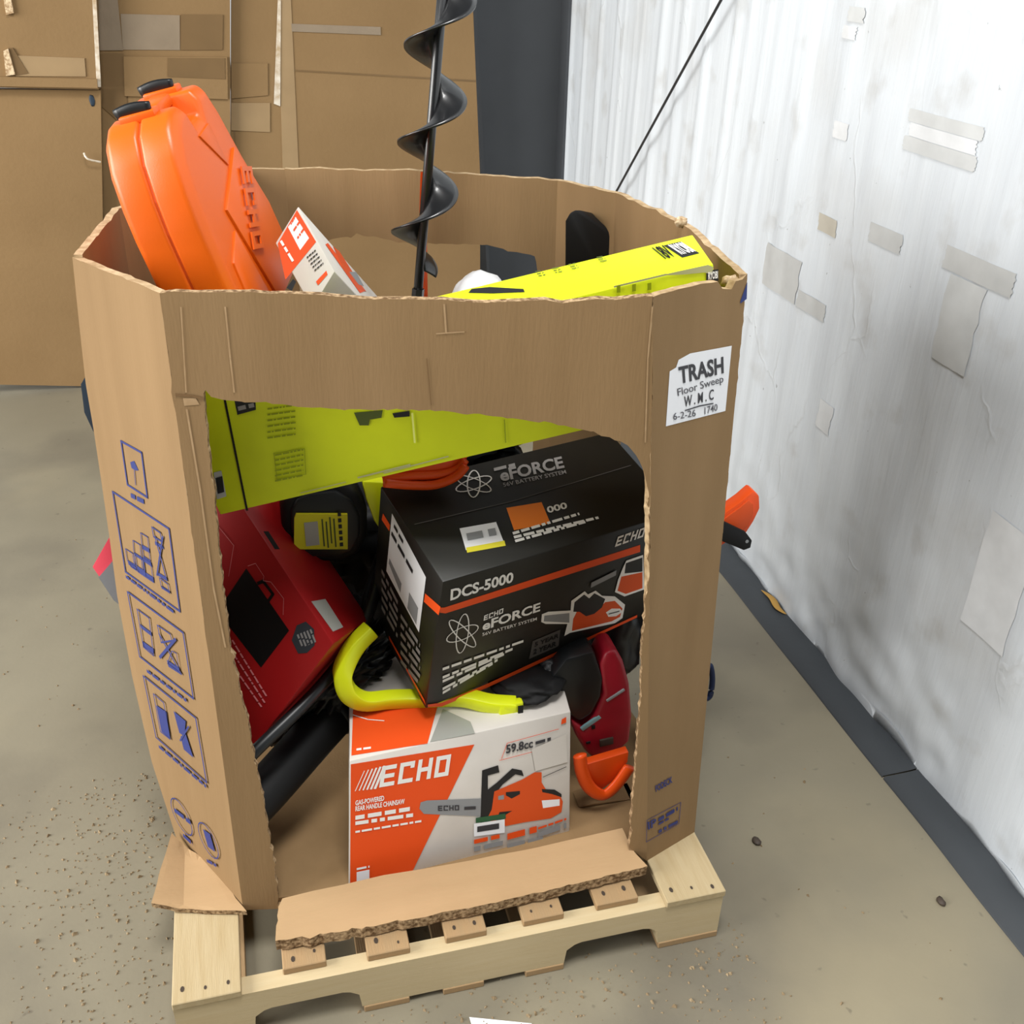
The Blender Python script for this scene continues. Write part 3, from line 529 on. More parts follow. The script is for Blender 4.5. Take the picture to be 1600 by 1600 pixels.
  ('bars', 'yel_ink', (0.1071, 0.0384), (0.1538, 0.0369), (0.1084, 0.0419)),
  ('line', 'yel_ink', 0.001, [(0.1234, 0.0902), (0.1723, 0.0854), (0.1589, 0.0393), (0.1117, 0.0422)], True),
  ('poly', 'yel_dark', [(0.266, 0.127), (0.3103, 0.1198), (0.3045, 0.1072), (0.2863, 0.1086), (0.2814, 0.0992), (0.2679, 0.1028)]),
  ('poly', 'dark_print', [(0.3231, 0.1105), (0.3503, 0.1079), (0.3476, 0.098), (0.3238, 0.102)]),
  ('line', 'yel_light', 0.003, [(0.353, 0.1025), (0.3431, 0.0509)], False),
  ('line', 'yel_ink', 0.002, [(0.4908, 0.0534), (0.4841, 0.0125)], False),
  ('line', 'scuff', 0.003, [(0.2379, 0.011), (0.3242, 0.0126)], False),
  ('line', 'scuff', 0.0022, [(0.2801, 0.0083), (0.388, 0.0114)], False),
  ('line', 'scuff', 0.0016, [(0.1396, 0.0075), (0.2155, 0.0083)], False),
  ('poly', 'dark_print', [(0.8325, 0.2038), (0.8343, 0.2218), (0.8524, 0.2193), (0.8507, 0.2012)]),
  ('text', 'white_print', 'RYOBI', (0.8357, 0.2071), (0.8501, 0.2055), (0.8369, 0.2191)),
  ('poly', 'scuff', [(0.7649, 0.2312), (0.7938, 0.231), (0.838, 0.23), (0.8451, 0.2242), (0.8422, 0.2137), (0.8312, 0.2195), (0.8026, 0.2237)]),
  ('line', 'scuff', 0.003, [(0.6971, 0.231), (0.7745, 0.2308)], False),
  ('bars', 'yel_ink', (0.6983, 0.2193), (0.704, 0.2188), (0.7004, 0.2332)),
  ('bars', 'yel_ink', (0.7211, 0.2155), (0.7269, 0.2151), (0.7231, 0.2295)),
  ('bars', 'yel_ink', (0.7439, 0.2118), (0.7497, 0.2114), (0.7458, 0.2258)),
 ],
 'yel_t': [
  ('poly', 'dark_print', [(0.7961, 0.1102), (0.8226, 0.1096), (0.8381, 0.0493), (0.8111, 0.0481)]),
  ('text', 'white_print', 'RYOBI', (0.8133, 0.0574), (0.835, 0.0568), (0.8015, 0.1067)),
  ('text', 'black_print', '18V', (0.787, 0.0556), (0.8048, 0.0549), (0.777, 0.1116)),
  ('poly', 'dark_print', [(0.4811, 0.1087), (0.4871, 0.1207), (0.5157, 0.1113), (0.5665, 0.0729), (0.5671, 0.0598), (0.5186, 0.0838)]),
  ('bars', 'yel_dark', (0.5948, 0.105), (0.606, 0.1039), (0.5942, 0.1089)),
  ('bars', 'yel_dark', (0.5934, 0.1145), (0.6046, 0.1134), (0.5928, 0.1183)),
  ('bars', 'yel_dark', (0.5919, 0.124), (0.6032, 0.1229), (0.5913, 0.1279)),
  ('bars', 'yel_dark', (0.6212, 0.102), (0.6324, 0.1009), (0.6207, 0.1058)),
  ('bars', 'yel_dark', (0.6199, 0.1114), (0.6311, 0.1102), (0.6194, 0.1152)),
  ('bars', 'yel_dark', (0.6186, 0.1208), (0.6298, 0.1197), (0.618, 0.1247)),
  ('bars', 'yel_dark', (0.6479, 0.1013), (0.659, 0.1002), (0.6474, 0.1051)),
  ('bars', 'yel_dark', (0.6467, 0.1107), (0.6579, 0.1096), (0.6462, 0.1146)),
  ('bars', 'yel_dark', (0.6455, 0.1202), (0.6567, 0.1191), (0.645, 0.1241)),
  ('bars', 'yel_dark', (0.6932, 0.1024), (0.7043, 0.1013), (0.6928, 0.1062)),
  ('bars', 'yel_dark', (0.6922, 0.1117), (0.7034, 0.1106), (0.6918, 0.1156)),
  ('bars', 'yel_dark', (0.6912, 0.1212), (0.7024, 0.1201), (0.6908, 0.1251)),
 ],
 'red_f': [
  ('poly', 'black_print', [(0.1039, 0.2208), (0.2116, 0.2227), (0.2147, 0.0838), (0.1157, 0.085)]),
  ('line', 'black_print', 0.006, [(0.216, 0.1866), (0.2278, 0.1806), (0.2298, 0.1508), (0.2157, 0.1503)], False),
  ('poly', 'hex_grey', [(0.2077, 0.0686), (0.2351, 0.0777), (0.2561, 0.0681), (0.262, 0.0464), (0.2438, 0.0269), (0.2203, 0.0299), (0.203, 0.043)]),
  ('bars', 'grey_light', (0.2234, 0.0666), (0.2172, 0.0438), (0.2285, 0.0651)),
  ('bars', 'grey_light', (0.2308, 0.0631), (0.2246, 0.0403), (0.2359, 0.0616)),
  ('bars', 'grey_light', (0.2382, 0.0596), (0.2321, 0.0368), (0.2433, 0.0581)),
  ('bars', 'grey_light', (0.2456, 0.0561), (0.2395, 0.0334), (0.2507, 0.0546)),
  ('bars', 'grey_light', (0.253, 0.0526), (0.2469, 0.0299), (0.2581, 0.0511)),
  ('line', 'red_light', 0.001, [(0.2183, 0.2225), (0.2356, 0.2131), (0.2352, 0.1853), (0.2286, 0.1813), (0.2411, 0.1676), (0.2443, 0.1285), (0.2237, 0.1112)], False),
  ('line', 'red_light', 0.001, [(0.2118, 0.3182), (0.2174, 0.2682), (0.17, 0.242)], False),
  ('bars', 'red_light', (0.0943, 0.1645), (0.0884, 0.0404), (0.0988, 0.1622)),
  ('bars', 'red_light', (0.0788, 0.1461), (0.077, 0.0383), (0.0833, 0.1437)),
  ('bars', 'red_light', (0.0631, 0.1275), (0.0654, 0.0363), (0.0677, 0.1251)),
  ('poly', 'dark_print', [(0.2881, 0.2365), (0.2973, 0.2284), (0.2966, 0.1902), (0.2874, 0.1983)]),
 ],
 'red_s': [
  ('poly', 'paper_dim', [(0.0166, 0.0867), (0.063, 0.0777), (0.0606, 0.0154), (0.0217, 0.019)]),
 ],
 'sm_e': [
  ('poly', 'orange_print', [(0.0034, 0.1174), (0.0666, 0.1201), (0.0686, 0.0585), (-0.0173, 0.0703)]),
  ('poly', 'paper', [(0.0358, 0.1175), (0.058, 0.1153), (0.0605, 0.0734), (0.0344, 0.0757)]),
  ('bars', 'orange_print', (0.0428, 0.1143), (0.0551, 0.1144), (0.043, 0.1165)),
  ('bars', 'orange_print', (0.0422, 0.103), (0.0617, 0.1022), (0.0419, 0.1069)),
  ('bars', 'orange_print', (0.0414, 0.0894), (0.0609, 0.0886), (0.0411, 0.0933)),
  ('bars', 'white_print', (0.0084, 0.1163), (0.0094, 0.077), (0.0144, 0.1141)),
  ('bars', 'dark_print', (0.0383, 0.0564), (0.0603, 0.0497), (0.0385, 0.0587)),
  ('bars', 'dark_print', (0.0385, 0.0502), (0.0605, 0.0435), (0.0386, 0.0525)),
  ('bars', 'dark_print', (0.0387, 0.044), (0.0607, 0.0373), (0.0388, 0.0463)),
  ('bars', 'dark_print', (0.0389, 0.0379), (0.0609, 0.0311), (0.039, 0.0401)),
  ('bars', 'dark_print', (0.0391, 0.0317), (0.0611, 0.025), (0.0392, 0.0339)),
  ('poly', 'orange_print', [(0.0317, 0.0196), (0.0588, 0.014), (0.0573, 0.0082), (0.0313, 0.0128)]),
  ('poly', 'dark_print', [(-0.0229, 0.0601), (-0.004, 0.0587), (-0.0011, 0.0511), (-0.0175, 0.0488)]),
 ],
 'sm_s': [
  ('poly', 'orange_print', [(0.0742, 0.0814), (0.1209, 0.1035), (0.2827, 0.0667), (0.1811, 0.0253)]),
  ('poly', 'orange_dark', [(0.1707, 0.1177), (0.2266, 0.13), (0.2653, 0.081), (0.2988, 0.0711), (0.1948, 0.0384), (0.1367, 0.061)]),
  ('poly', 'grey_print', [(0.1963, 0.075), (0.3143, 0.1207), (0.3106, 0.0882), (0.2354, 0.0629)]),
 ],
 'case': [
  ('text', 'case_orange', 'ECHO', (0.2388, 0.2621), (0.1453, 0.1532), (0.2848, 0.2454)),
 ],
}
M = {
 'hose': [(0.488, 0.52, 0.731), (0.454, 0.48, 0.654), (0.418, 0.42, 0.601), (0.363, 0.37, 0.546), (0.288, 0.32, 0.498), (0.192, 0.262, 0.453), (0.123, 0.23, 0.407)],
 'hose2': [(0.47, 0.53, 0.697), (0.433, 0.5, 0.614), (0.399, 0.44, 0.559), (0.338, 0.4, 0.496), (0.256, 0.35, 0.448), (0.183, 0.3, 0.409)],
 'tube': [(0.422, 0.5, 0.387), (0.309, 0.4, 0.353), (0.185, 0.3, 0.301), (0.109, 0.24, 0.278)],
 'handle': [(0.42, 0.36, 0.615), (0.388, 0.345, 0.594), (0.366, 0.33, 0.568), (0.357, 0.32, 0.542), (0.366, 0.315, 0.506), (0.396, 0.32, 0.476), (0.447, 0.33, 0.463), (0.509, 0.325, 0.457), (0.581, 0.3, 0.467), (0.634, 0.28, 0.458), (0.684, 0.272, 0.45)],
 'redtool': [(0.868, 0.3, 0.495), (0.879, 0.3, 0.525), (0.902, 0.3, 0.526), (0.918, 0.3, 0.494), (0.936, 0.3, 0.433), (0.949, 0.3, 0.346), (0.949, 0.3, 0.275), (0.919, 0.3, 0.245), (0.889, 0.3, 0.216), (0.85, 0.3, 0.268), (0.826, 0.3, 0.318), (0.815, 0.3, 0.36), (0.845, 0.3, 0.331), (0.865, 0.3, 0.362), (0.881, 0.3, 0.418), (0.873, 0.3, 0.458)],
 'blacktool': [(0.766, 0.3, 0.481), (0.795, 0.3, 0.524), (0.854, 0.3, 0.532), (0.878, 0.3, 0.46), (0.876, 0.3, 0.411), (0.858, 0.3, 0.367), (0.831, 0.3, 0.351), (0.797, 0.3, 0.392)],
 'scoop': [(0.813, 0.235, 0.326), (0.82, 0.235, 0.281), (0.839, 0.235, 0.232), (0.871, 0.235, 0.203), (0.898, 0.235, 0.223), (0.925, 0.235, 0.27)],
 'loop': [(0.457, 0.36, 0.929), (0.504, 0.36, 0.962), (0.573, 0.36, 0.964), (0.608, 0.36, 0.964), (0.605, 0.36, 0.944), (0.586, 0.36, 0.924), (0.549, 0.36, 0.912), (0.503, 0.36, 0.916)],
 'wedge': [(0.431, 0.47, 0.875), (0.478, 0.47, 0.867), (0.471, 0.47, 0.804), (0.463, 0.47, 0.76), (0.449, 0.47, 0.786), (0.436, 0.47, 0.836)],
 'housing': [(0.28, 0.47, 0.841), (0.296, 0.47, 0.869), (0.329, 0.47, 0.88), (0.388, 0.47, 0.88), (0.422, 0.47, 0.852), (0.438, 0.47, 0.808), (0.435, 0.47, 0.752), (0.415, 0.47, 0.714), (0.377, 0.47, 0.701), (0.316, 0.47, 0.71), (0.285, 0.47, 0.74), (0.275, 0.47, 0.787)],
 'hlabel': [(0.3, 0.455, 0.82), (0.304, 0.455, 0.828), (0.398, 0.455, 0.816), (0.394, 0.455, 0.74), (0.304, 0.455, 0.752), (0.295, 0.455, 0.765)],
 'scab': [(1.066, 0.47, 0.606), (1.192, 0.47, 0.716), (1.226, 0.47, 0.74), (1.249, 0.47, 0.761), (1.265, 0.47, 0.746), (1.271, 0.47, 0.715), (1.261, 0.47, 0.684), (1.247, 0.47, 0.656), (1.21, 0.47, 0.643), (1.085, 0.47, 0.562)],
 'bar': [(1.02, 0.44, 0.798), (1.173, 0.44, 0.712), (1.228, 0.44, 0.679), (1.246, 0.44, 0.656), (1.245, 0.44, 0.638), (1.23, 0.44, 0.634), (1.175, 0.44, 0.664), (1.017, 0.44, 0.757)],
 'pink': [(-0.091, 0.6, 0.677), (-0.05, 0.6, 0.739), (-0.021, 0.6, 0.694), (-0.041, 0.6, 0.569), (-0.065, 0.6, 0.604)],
 'pinkgrey': [(-0.082, 0.595, 0.655), (-0.05, 0.595, 0.689), (-0.023, 0.595, 0.68), (-0.041, 0.595, 0.568), (-0.063, 0.595, 0.597)],
 'bluecase': [(-0.082, 0.8, 0.98), (-0.069, 0.8, 0.998), (-0.024, 0.8, 0.986), (-0.046, 0.8, 0.85), (-0.076, 0.8, 0.873), (-0.086, 0.8, 0.918)],
 'bluestrap': [(1.044, 0.45, 0.447), (1.125, 0.45, 0.398), (1.18, 0.45, 0.325), (1.195, 0.45, 0.323), (1.206, 0.45, 0.284), (1.207, 0.45, 0.236), (1.197, 0.45, 0.225)],
 'bag': [(0.889, 0.72, 1.156), (0.883, 0.72, 1.279), (0.893, 0.72, 1.297), (0.909, 0.72, 1.302), (0.927, 0.72, 1.289), (0.962, 0.72, 1.267), (0.986, 0.72, 1.247), (0.993, 0.72, 1.177), (0.985, 0.72, 1.137)],
 'whitebag': [(0.999, 0.75, 1.24), (1.017, 0.75, 1.223), (1.04, 0.75, 1.202), (1.036, 0.75, 1.166), (0.994, 0.75, 1.155)],
 'orangestick': [(0.614, 0.82, 1.362), (0.626, 0.82, 1.361), (0.622, 0.82, 1.297), (0.61, 0.82, 1.285)],
 'whitedome': [(0.721, 0.7, 1.191), (0.662, 0.7, 1.136), (0.774, 0.7, 1.129)],
 'innerbox': [(0.829, 0.26, 0.151), (0.865, 0.26, 0.156), (0.946, 0.26, 0.146), (0.958, 0.26, -0.003), (0.856, 0.26, 0.023)],
 'cb1': [(-0.688, 3.25, 1.219), (-0.2, 3.25, 1.209), (-0.381, 3.25, 0.012), (-0.946, 3.25, 0.059)],
 'cb2': [(-0.588, 3.22, 1.64), (-0.14, 3.22, 1.647), (-0.204, 3.22, 1.215), (-0.68, 3.22, 1.23)],
 'cb3': [(-0.17, 3.3, 1.644), (0.332, 3.3, 1.651), (0.155, 3.3, -0.065), (-0.454, 3.3, -0.014)],
 'cb4': [(0.339, 3.335, 1.65), (1.275, 3.335, 1.664), (1.317, 3.335, 0.84), (1.323, 3.335, -0.178), (0.149, 3.335, -0.079)],
 'cbtape': [(0.502, 3.29, 1.567), (0.555, 3.29, 1.567), (0.518, 3.29, 0.794), (0.433, 3.29, 0.797)],
 'case': [],
 'rim': {'E': (1.03, 0.43, 1.332), 'F': (1.007, 0.604, 1.332), 'G': (0.996, 0.715, 1.332), 'H': (0.911, 0.849, 1.332), 'I': (0.367, 1.041, 1.332), 'J': (0.28, 1.06, 1.332), 'K': (0.042, 0.737, 1.332)},
}

# ================================================================== setting
fm = mat('concrete', (.235, .209, .148), .55, .35, noise_scale=2.2, noise_amt=.26, col2=(.185, .163, .115), bump=.08, bump_scale=90, detail=12)
nt = fm.node_tree; b = nt.nodes['Principled BSDF']; src = b.inputs['Base Color'].links[0].from_socket
tc = [n for n in nt.nodes if n.type == 'TEX_COORD'][0]
def stain(scale, lo, hi, col, fac, src, det=3):
    n = nt.nodes.new('ShaderNodeTexNoise'); n.inputs['Scale'].default_value = scale; n.inputs['Detail'].default_value = det; nt.links.new(tc.outputs['Object'], n.inputs['Vector'])
    r = nt.nodes.new('ShaderNodeValToRGB'); r.color_ramp.elements[0].position = lo; r.color_ramp.elements[1].position = hi; r.color_ramp.elements[1].color = (fac, fac, fac, 1); nt.links.new(n.outputs[0], r.inputs[0])
    x = nt.nodes.new('ShaderNodeMix'); x.data_type = 'RGBA'; nt.links.new(r.outputs[0], x.inputs[0]); nt.links.new(src, x.inputs[6]); x.inputs[7].default_value = (*col, 1)
    return x.outputs[2]
src = stain(1.5, .47, .66, (.125, .11, .083), .8, src, 7); src = stain(.7, .48, .62, (.17, .152, .112), .6, src, 3); src = stain(1.15, .52, .70, (.31, .262, .165), .5, src, 5); src = stain(30, .70, .76, (.09, .075, .055), .5, src, 2)
nt.links.new(src, b.inputs['Base Color'])
fl = mesh('floor', [(-9, -7, 0), (2.2, -7, 0), (2.2, 6, 0), (-9, 6, 0)], [(0, 1, 2, 3)], 'concrete'); tag(fl, kind='structure', label='stained grey-tan concrete warehouse floor')

# right wall wrapped in white plastic film
wm = mat('wall_film', (.63, .67, .71), .36, .45, noise_scale=3.2, noise_amt=.3, col2=(.53, .565, .605), stretch=(1, 5, .5), bump=.35, bump_scale=14, detail=8)
nt = wm.node_tree; b = nt.nodes['Principled BSDF']; src = b.inputs['Base Color'].links[0].from_socket; tc = [n for n in nt.nodes if n.type == 'TEX_COORD'][0]
src = stain(7.0, .58, .72, (.40, .395, .38), .45, src, 9); src = stain(2.0, .60, .74, (.46, .455, .44), .4, src, 12); src = stain(40, .74, .77, (.15, .15, .15), .6, src, 3)
def hairlines(scale, wdt, col, fac, src, strength):
    vd = nt.nodes.new('ShaderNodeTexVoronoi'); vd.feature = 'DISTANCE_TO_EDGE'; vd.inputs['Scale'].default_value = scale
    nz_ = nt.nodes.new('ShaderNodeTexNoise'); nz_.inputs['Scale'].default_value = 3.5; nz_.inputs['Detail'].default_value = 4; nt.links.new(tc.outputs['Object'], nz_.inputs['Vector'])
    mx = nt.nodes.new('ShaderNodeMix'); mx.data_type = 'VECTOR'; mx.inputs[0].default_value = .25; mpv = nt.nodes.new('ShaderNodeMapping'); mpv.inputs['Scale'].default_value = (1, 1.6, .55); nt.links.new(tc.outputs['Object'], mpv.inputs[0]); nt.links.new(mpv.outputs[0], mx.inputs[4]); nt.links.new(nz_.outputs['Color'], mx.inputs[5]); nt.links.new(mx.outputs[1], vd.inputs['Vector'])
    r = nt.nodes.new('ShaderNodeValToRGB'); r.color_ramp.elements[0].position = 0; r.color_ramp.elements[0].color = (1, 1, 1, 1); r.color_ramp.elements[1].position = wdt; r.color_ramp.elements[1].color = (0, 0, 0, 1); nt.links.new(vd.outputs['Distance'], r.inputs[0])
    n2 = nt.nodes.new('ShaderNodeTexNoise'); n2.inputs['Scale'].default_value = 2.3; nt.links.new(tc.outputs['Object'], n2.inputs['Vector'])
    r2 = nt.nodes.new('ShaderNodeValToRGB'); r2.color_ramp.elements[0].position = .50; r2.color_ramp.elements[1].position = .62; nt.links.new(n2.outputs[0], r2.inputs[0])
    mm = nt.nodes.new('ShaderNodeMath'); mm.operation = 'MULTIPLY'; nt.links.new(r.outputs[0], mm.inputs[0]); nt.links.new(r2.outputs[0], mm.inputs[1])
    m3 = nt.nodes.new('ShaderNodeMath'); m3.operation = 'MULTIPLY'; m3.inputs[1].default_value = fac; nt.links.new(mm.outputs[0], m3.inputs[0])
    x = nt.nodes.new('ShaderNodeMix'); x.data_type = 'RGBA'; nt.links.new(m3.outputs[0], x.inputs[0]); nt.links.new(src, x.inputs[6]); x.inputs[7].default_value = (*col, 1)
    bp = nt.nodes.new('ShaderNodeBump'); bp.inputs['Strength'].default_value = strength; bp.inputs['Distance'].default_value = .006; nt.links.new(mm.outputs[0], bp.inputs['Height'])
    old = b.inputs['Normal'].links[0].from_socket; nt.links.new(old, bp.inputs['Normal']); nt.links.new(bp.outputs[0], b.inputs['Normal'])
    return x.outputs[2]
src = hairlines(3.2, .02, (.42, .42, .41), .22, src, .22)
nt.links.new(src, b.inputs['Base Color'])
def wall_x(y, z):
    rib = max(0, min(1, (y-1.0)/.8)); ph = y+.035*z
    d = rib*(.0028*math.sin(ph*68)+.003*math.sin(ph*31+1.3)+.003*noise.noise(Vector((ph*11, z*.25, 1))))
    wr = (1-.8*rib)
    d += wr*(.009*noise.noise(Vector((y*1.6+z*.5, z*.9, 2)))+.005*noise.noise(Vector(((y-z*.25)*7, z*.7, 3)))+.0022*noise.ridged_multi_fractal(Vector(((y-z*.3)*3, z*1.7, 5)), 1, 2, 4, 1, 2))
    low = max(0, 1-z/.55)
    d += low*(.014*noise.noise(Vector((y*4, z*5, 7)))+.008*noise.noise(Vector((y*11, z*13, 8))))
    return 1.735-abs(d)*.6-d*.6-.004*low
V = []; F = []; ny, nz = 520, 120; Y0, Y1, Z1 = -2.6, 3.55, 3.6
for j in range(nz+1):
    tz = j/nz; z = Z1*tz**1.5
    for i in range(ny+1):
        y = Y0+(Y1-Y0)*i/ny
        zz = z if j else .028+.026*noise.noise(Vector((y*3.1, 0, 4)))+.012*noise.noise(Vector((y*13, 0, 9)))
        V.append((wall_x(y, z), y, zz))
for j in range(nz):
    for i in range(ny):
        a = j*(ny+1)+i; F.append((a, a+1, a+ny+2, a+ny+1))
wall = mesh('wall_right', V, F, 'wall_film', smooth=True); tag(wall, kind='structure', label='wall wrapped in wrinkled white plastic film with tape patches')
def tape(y0, y1, z0, z1, m='tape_wall', ragged_end=.004):
    n = 14; q = 8; V = []; F = []; rn = random.Random(int(y0*1000))
    for i in range(n+1):
        for k in range(q+1):
            y = y0+(y1-y0)*i/n; z = z0+(z1-z0)*k/q
            if i in (0, n): y += rn.uniform(-ragged_end, ragged_end)
            V.append((min(wall_x(y+a, z+b) for a in (-.012, 0, .012) for b in (-.012, 0, .012))-.0015, y, z))
    for i in range(n):
        for k in range(q): a = i*(q+1)+k; F.append((a, a+1, a+q+2, a+q+1))
    mesh('tape_patch', V, F, m, wall, smooth=True)
for t in ((1.232, 1.44, .89, 1.01, 'tape_wall'), (1.078, 1.223, .891, .937, 'tape_wall'), (1.095, 1.186, 1.11, 1.153, 'tape_wall_b'), (.82, .951, 1.142, 1.187, 'tape_wall'), (.432, .655, 1.161, 1.21, 'tape_wall'), (.503, .622, .967, 1.157, 'tape_wall_c'),
          (.63, .89, 1.425, 1.452, 'tape_wall_c'), (.63, .89, 1.365, 1.395, 'tape_wall_c'), (.64, .88, 1.396, 1.424, 'tape_wall_d'), (1.136, 1.206, 1.604, 1.637, 'tape_wall_c'), (1.155, 1.221, 1.566, 1.595, 'tape_wall_d'), (1.12, 1.183, 1.342, 1.382, 'tape_wall_d'), (.18, .32, .46, .74, 'tape_wall_d'), (.95, 1.02, .62, .70, 'tape_wall_d')): tape(*t)
bb = box('baseboard_right', (1.742, -2.6, 0), (1.76, 3.55, .14), 'rubber_dark'); tag(bb, kind='structure', label='black base strip behind the torn hem of the white film')
# floor strip of two rubber lengths with a butt joint
for k, (ya, yb, nm) in enumerate(((-2.6, .318, 'trim_1'), (.322, 3.5, 'trim_2'))):
    V = []; F = []; n = 60
    for i in range(n+1):
        y = ya+(yb-ya)*i/n; e = .006*noise.noise(Vector((y*3, 0, 3)))
        V += [(1.632+e, y, .0), (1.634+e, y, .006+.002*noise.noise(Vector((y*5, 1, 1)))), (1.70, y, .008), (1.745, y, .012)]
    for i in range(n):
        for q in range(3): F.append((4*i+q, 4*i+q+1, 4*i+q+5, 4*i+q+4))
    o = mesh(nm, V, F, 'rubber', smooth=True); tag(o, kind='structure', label='dark grey rubber strip along wall foot, %s the joint' % ('nearer than' if k == 0 else 'beyond'))
bw = box('wall_back', (-9, 5.2, 0), (2.2, 5.3, 5), 'wall_paint'); tag(bw, kind='structure', label='pale far wall behind the cardboard')

# tapered steel column
colm = thing('steel_column', (1.5, 3.5, 0), 'dark grey tapered steel column standing against the white wall', 'column')
def quadprism(name, b4, t4, m, parent): mesh(name, list(b4)+list(t4), [(0, 1, 2, 3), (7, 6, 5, 4)]+[(i, 4+i, 4+(i+1) % 4, (i+1) % 4) for i in range(4)], m, parent)
xb, xt = 1.39, 1.12
quadprism('flange', [(xb, 3.40, 0), (xb+.014, 3.40, 0), (xb+.014, 3.62, 0), (xb, 3.62, 0)], [(xt, 3.40, 4.5), (xt+.014, 3.40, 4.5), (xt+.014, 3.62, 4.5), (xt, 3.62, 4.5)], 'column_grey', colm)
quadprism('web', [(xb+.014, 3.505, 0), (1.715, 3.505, 0), (1.715, 3.515, 0), (xb+.014, 3.515, 0)], [(xt+.014, 3.505, 4.5), (1.715, 3.505, 4.5), (1.715, 3.515, 4.5), (xt+.014, 3.515, 4.5)], 'column_grey', colm)
box('flange', (1.715, 3.40, 0), (1.729, 3.62, 4.5), 'column_grey', colm)
a, c = Vector((1.69, 3.45, .111)), Vector((1.69, .9, 2.493))
V, F = sweep([a, c], .0045, 8)
o = mesh('bracing_cable', V, F, 'steel_wire', loc=a); tag(o, 'thin dark cable running diagonally up across the white wall', 'cable')

# ================================================================== cardboard behind
def cboard(pts, label, th=.05, m='kraft_back'):
    base = Vector(pts[-1]); base.z = 0
    t = thing('cardboard_sheet', base, label, 'cardboard', 'cardboard sheets stood up behind the bin')
    P = [Vector(p) for p in pts]
    for p in P:
        if p.z < .05: p.z = 0.0
    prism('board', P, (0, th, 0), m, t)
    return t
cb1 = cboard(M['cb1'], 'scuffed cardboard sheet at the far left standing on the floor', .04)
cb2 = cboard(M['cb2'], 'upper cardboard sheet with hand slots, resting on the scuffed left sheet', .07)
cb3 = cboard(M['cb3'], 'cardboard sheet patched with brown tape behind the orange case', .03)
cb4 = cboard(M['cb4'], 'widest cardboard sheet, reaching to the grey steel column', .08)
def strip(parent, name, Y, m, xz, th=.002): return prism(name, [(x, Y, z) for x, z in xz], (0, th, 0), m, parent)
strip(cb2, 'bottom_lip', 3.206, 'kraft_back', [(-.66, 1.269), (-.202, 1.254), (-.205, 1.222), (-.66, 1.236)], .014)
strip(cb2, 'slot_edge', 3.207, 'torn_paper', [(-.510, 1.352), (-.492, 1.360), (-.486, 1.272), (-.518, 1.268)], .012)
strip(cb2, 'slot_flap', 3.214, 'kraft_dark', [(-.492, 1.362), (-.477, 1.362), (-.440, 1.275), (-.486, 1.268)], .005)
strip(cb2, 'slot_flap', 3.216, 'kraft_tape', [(-.470, 1.336), (-.235, 1.326), (-.241, 1.262), (-.486, 1.266)], .003)
strip(cb2, 'slot_edge', 3.207, 'torn_paper', [(-.470, 1.60), (-.450, 1.60), (-.449, 1.478), (-.476, 1.472)], .012)
strip(cb2, 'tape_strip', 3.217, 'clear_tape_glint', [(-.172, 1.54), (-.158, 1.54), (-.193, 1.225), (-.209, 1.225)])
strip(cb3, 'tape_strip', 3.296, 'kraft_dark', [(-.205, 1.334), (-.100, 1.333), (-.118, 1.115), (-.16, 1.09), (-.215, 1.148)], .003)
strip(cb3, 'tape_strip', 3.297, 'packing_tape', [(-.089, 1.471), (.125, 1.467), (.110, 1.345), (-.10, 1.347)])
strip(cb3, 'tape_strip', 3.2965, 'kraft_dark', [(.130, 1.47), (.286, 1.47), (.270, 1.345), (.112, 1.345)])
strip(cb3, 'tape_strip', 3.295, 'packing_tape', [(-.20, 1.56), (-.09, 1.56), (-.10, 1.345), (-.203, 1.345)])
strip(cb3, 'flap', 3.290, 'kraft_back', [(-.101, 1.324), (.285, 1.320), (.270, 1.165), (-.119, 1.182)], .010)
strip(cb3, 'tape_strip', 3.288, 'kraft_dark', [(.06, 1.318), (.275, 1.316), (.268, 1.24), (.05, 1.25)])
strip(cb4, 'tape_strip', 3.3325, 'kraft_tape', [(.447, .60), (.520, .60), (.553, 1.58), (.503, 1.58)], .003)
strip(cb4, 'tape_strip', 3.3305, 'kraft_back', [(.299, 1.293), (.440, 1.292), (.430, 1.172), (.285, 1.162)])
strip(cb4, 'tape_strip', 3.3310, 'kraft_tape', [(.282, 1.145), (.435, 1.143), (.425, 1.03), (.27, 1.04)])
strip(cb4, 'tape_strip', 3.3295, 'clear_tape_glint', [(.500, 1.52), (.512, 1.52), (.475, 1.13), (.450, 1.14)])
strip(cb4, 'tape_strip', 3.3320, 'packing_tape', [(.545, 1.436), (.90, 1.425), (.90, 1.395), (.545, 1.408)])
strip(cb4, 'crease', 3.3335, 'kraft_dark', [(.541, 1.268), (1.295, 1.221), (1.295, 1.214), (.541, 1.261)])
strip(cb4, 'crease', 3.3335, 'kraft_dark', [(.262, .55), (.268, .55), (.305, 1.56), (.297, 1.56)])
V, F = sweep(smooth_path([(-.297, 3.225, .984), (-.292, 3.215, .972), (-.28, 3.213, .962), (-.24, 3.22, .950)], 4), .004, 6); mesh('wire_staple', V, F, 'clear_tape_glint', cb1)
lump('scuff_mark', (-.237, 3.249, 1.172), (.010, .002, .022), 'slate_blue', cb1, amp=.4, seed=3, sub=2)

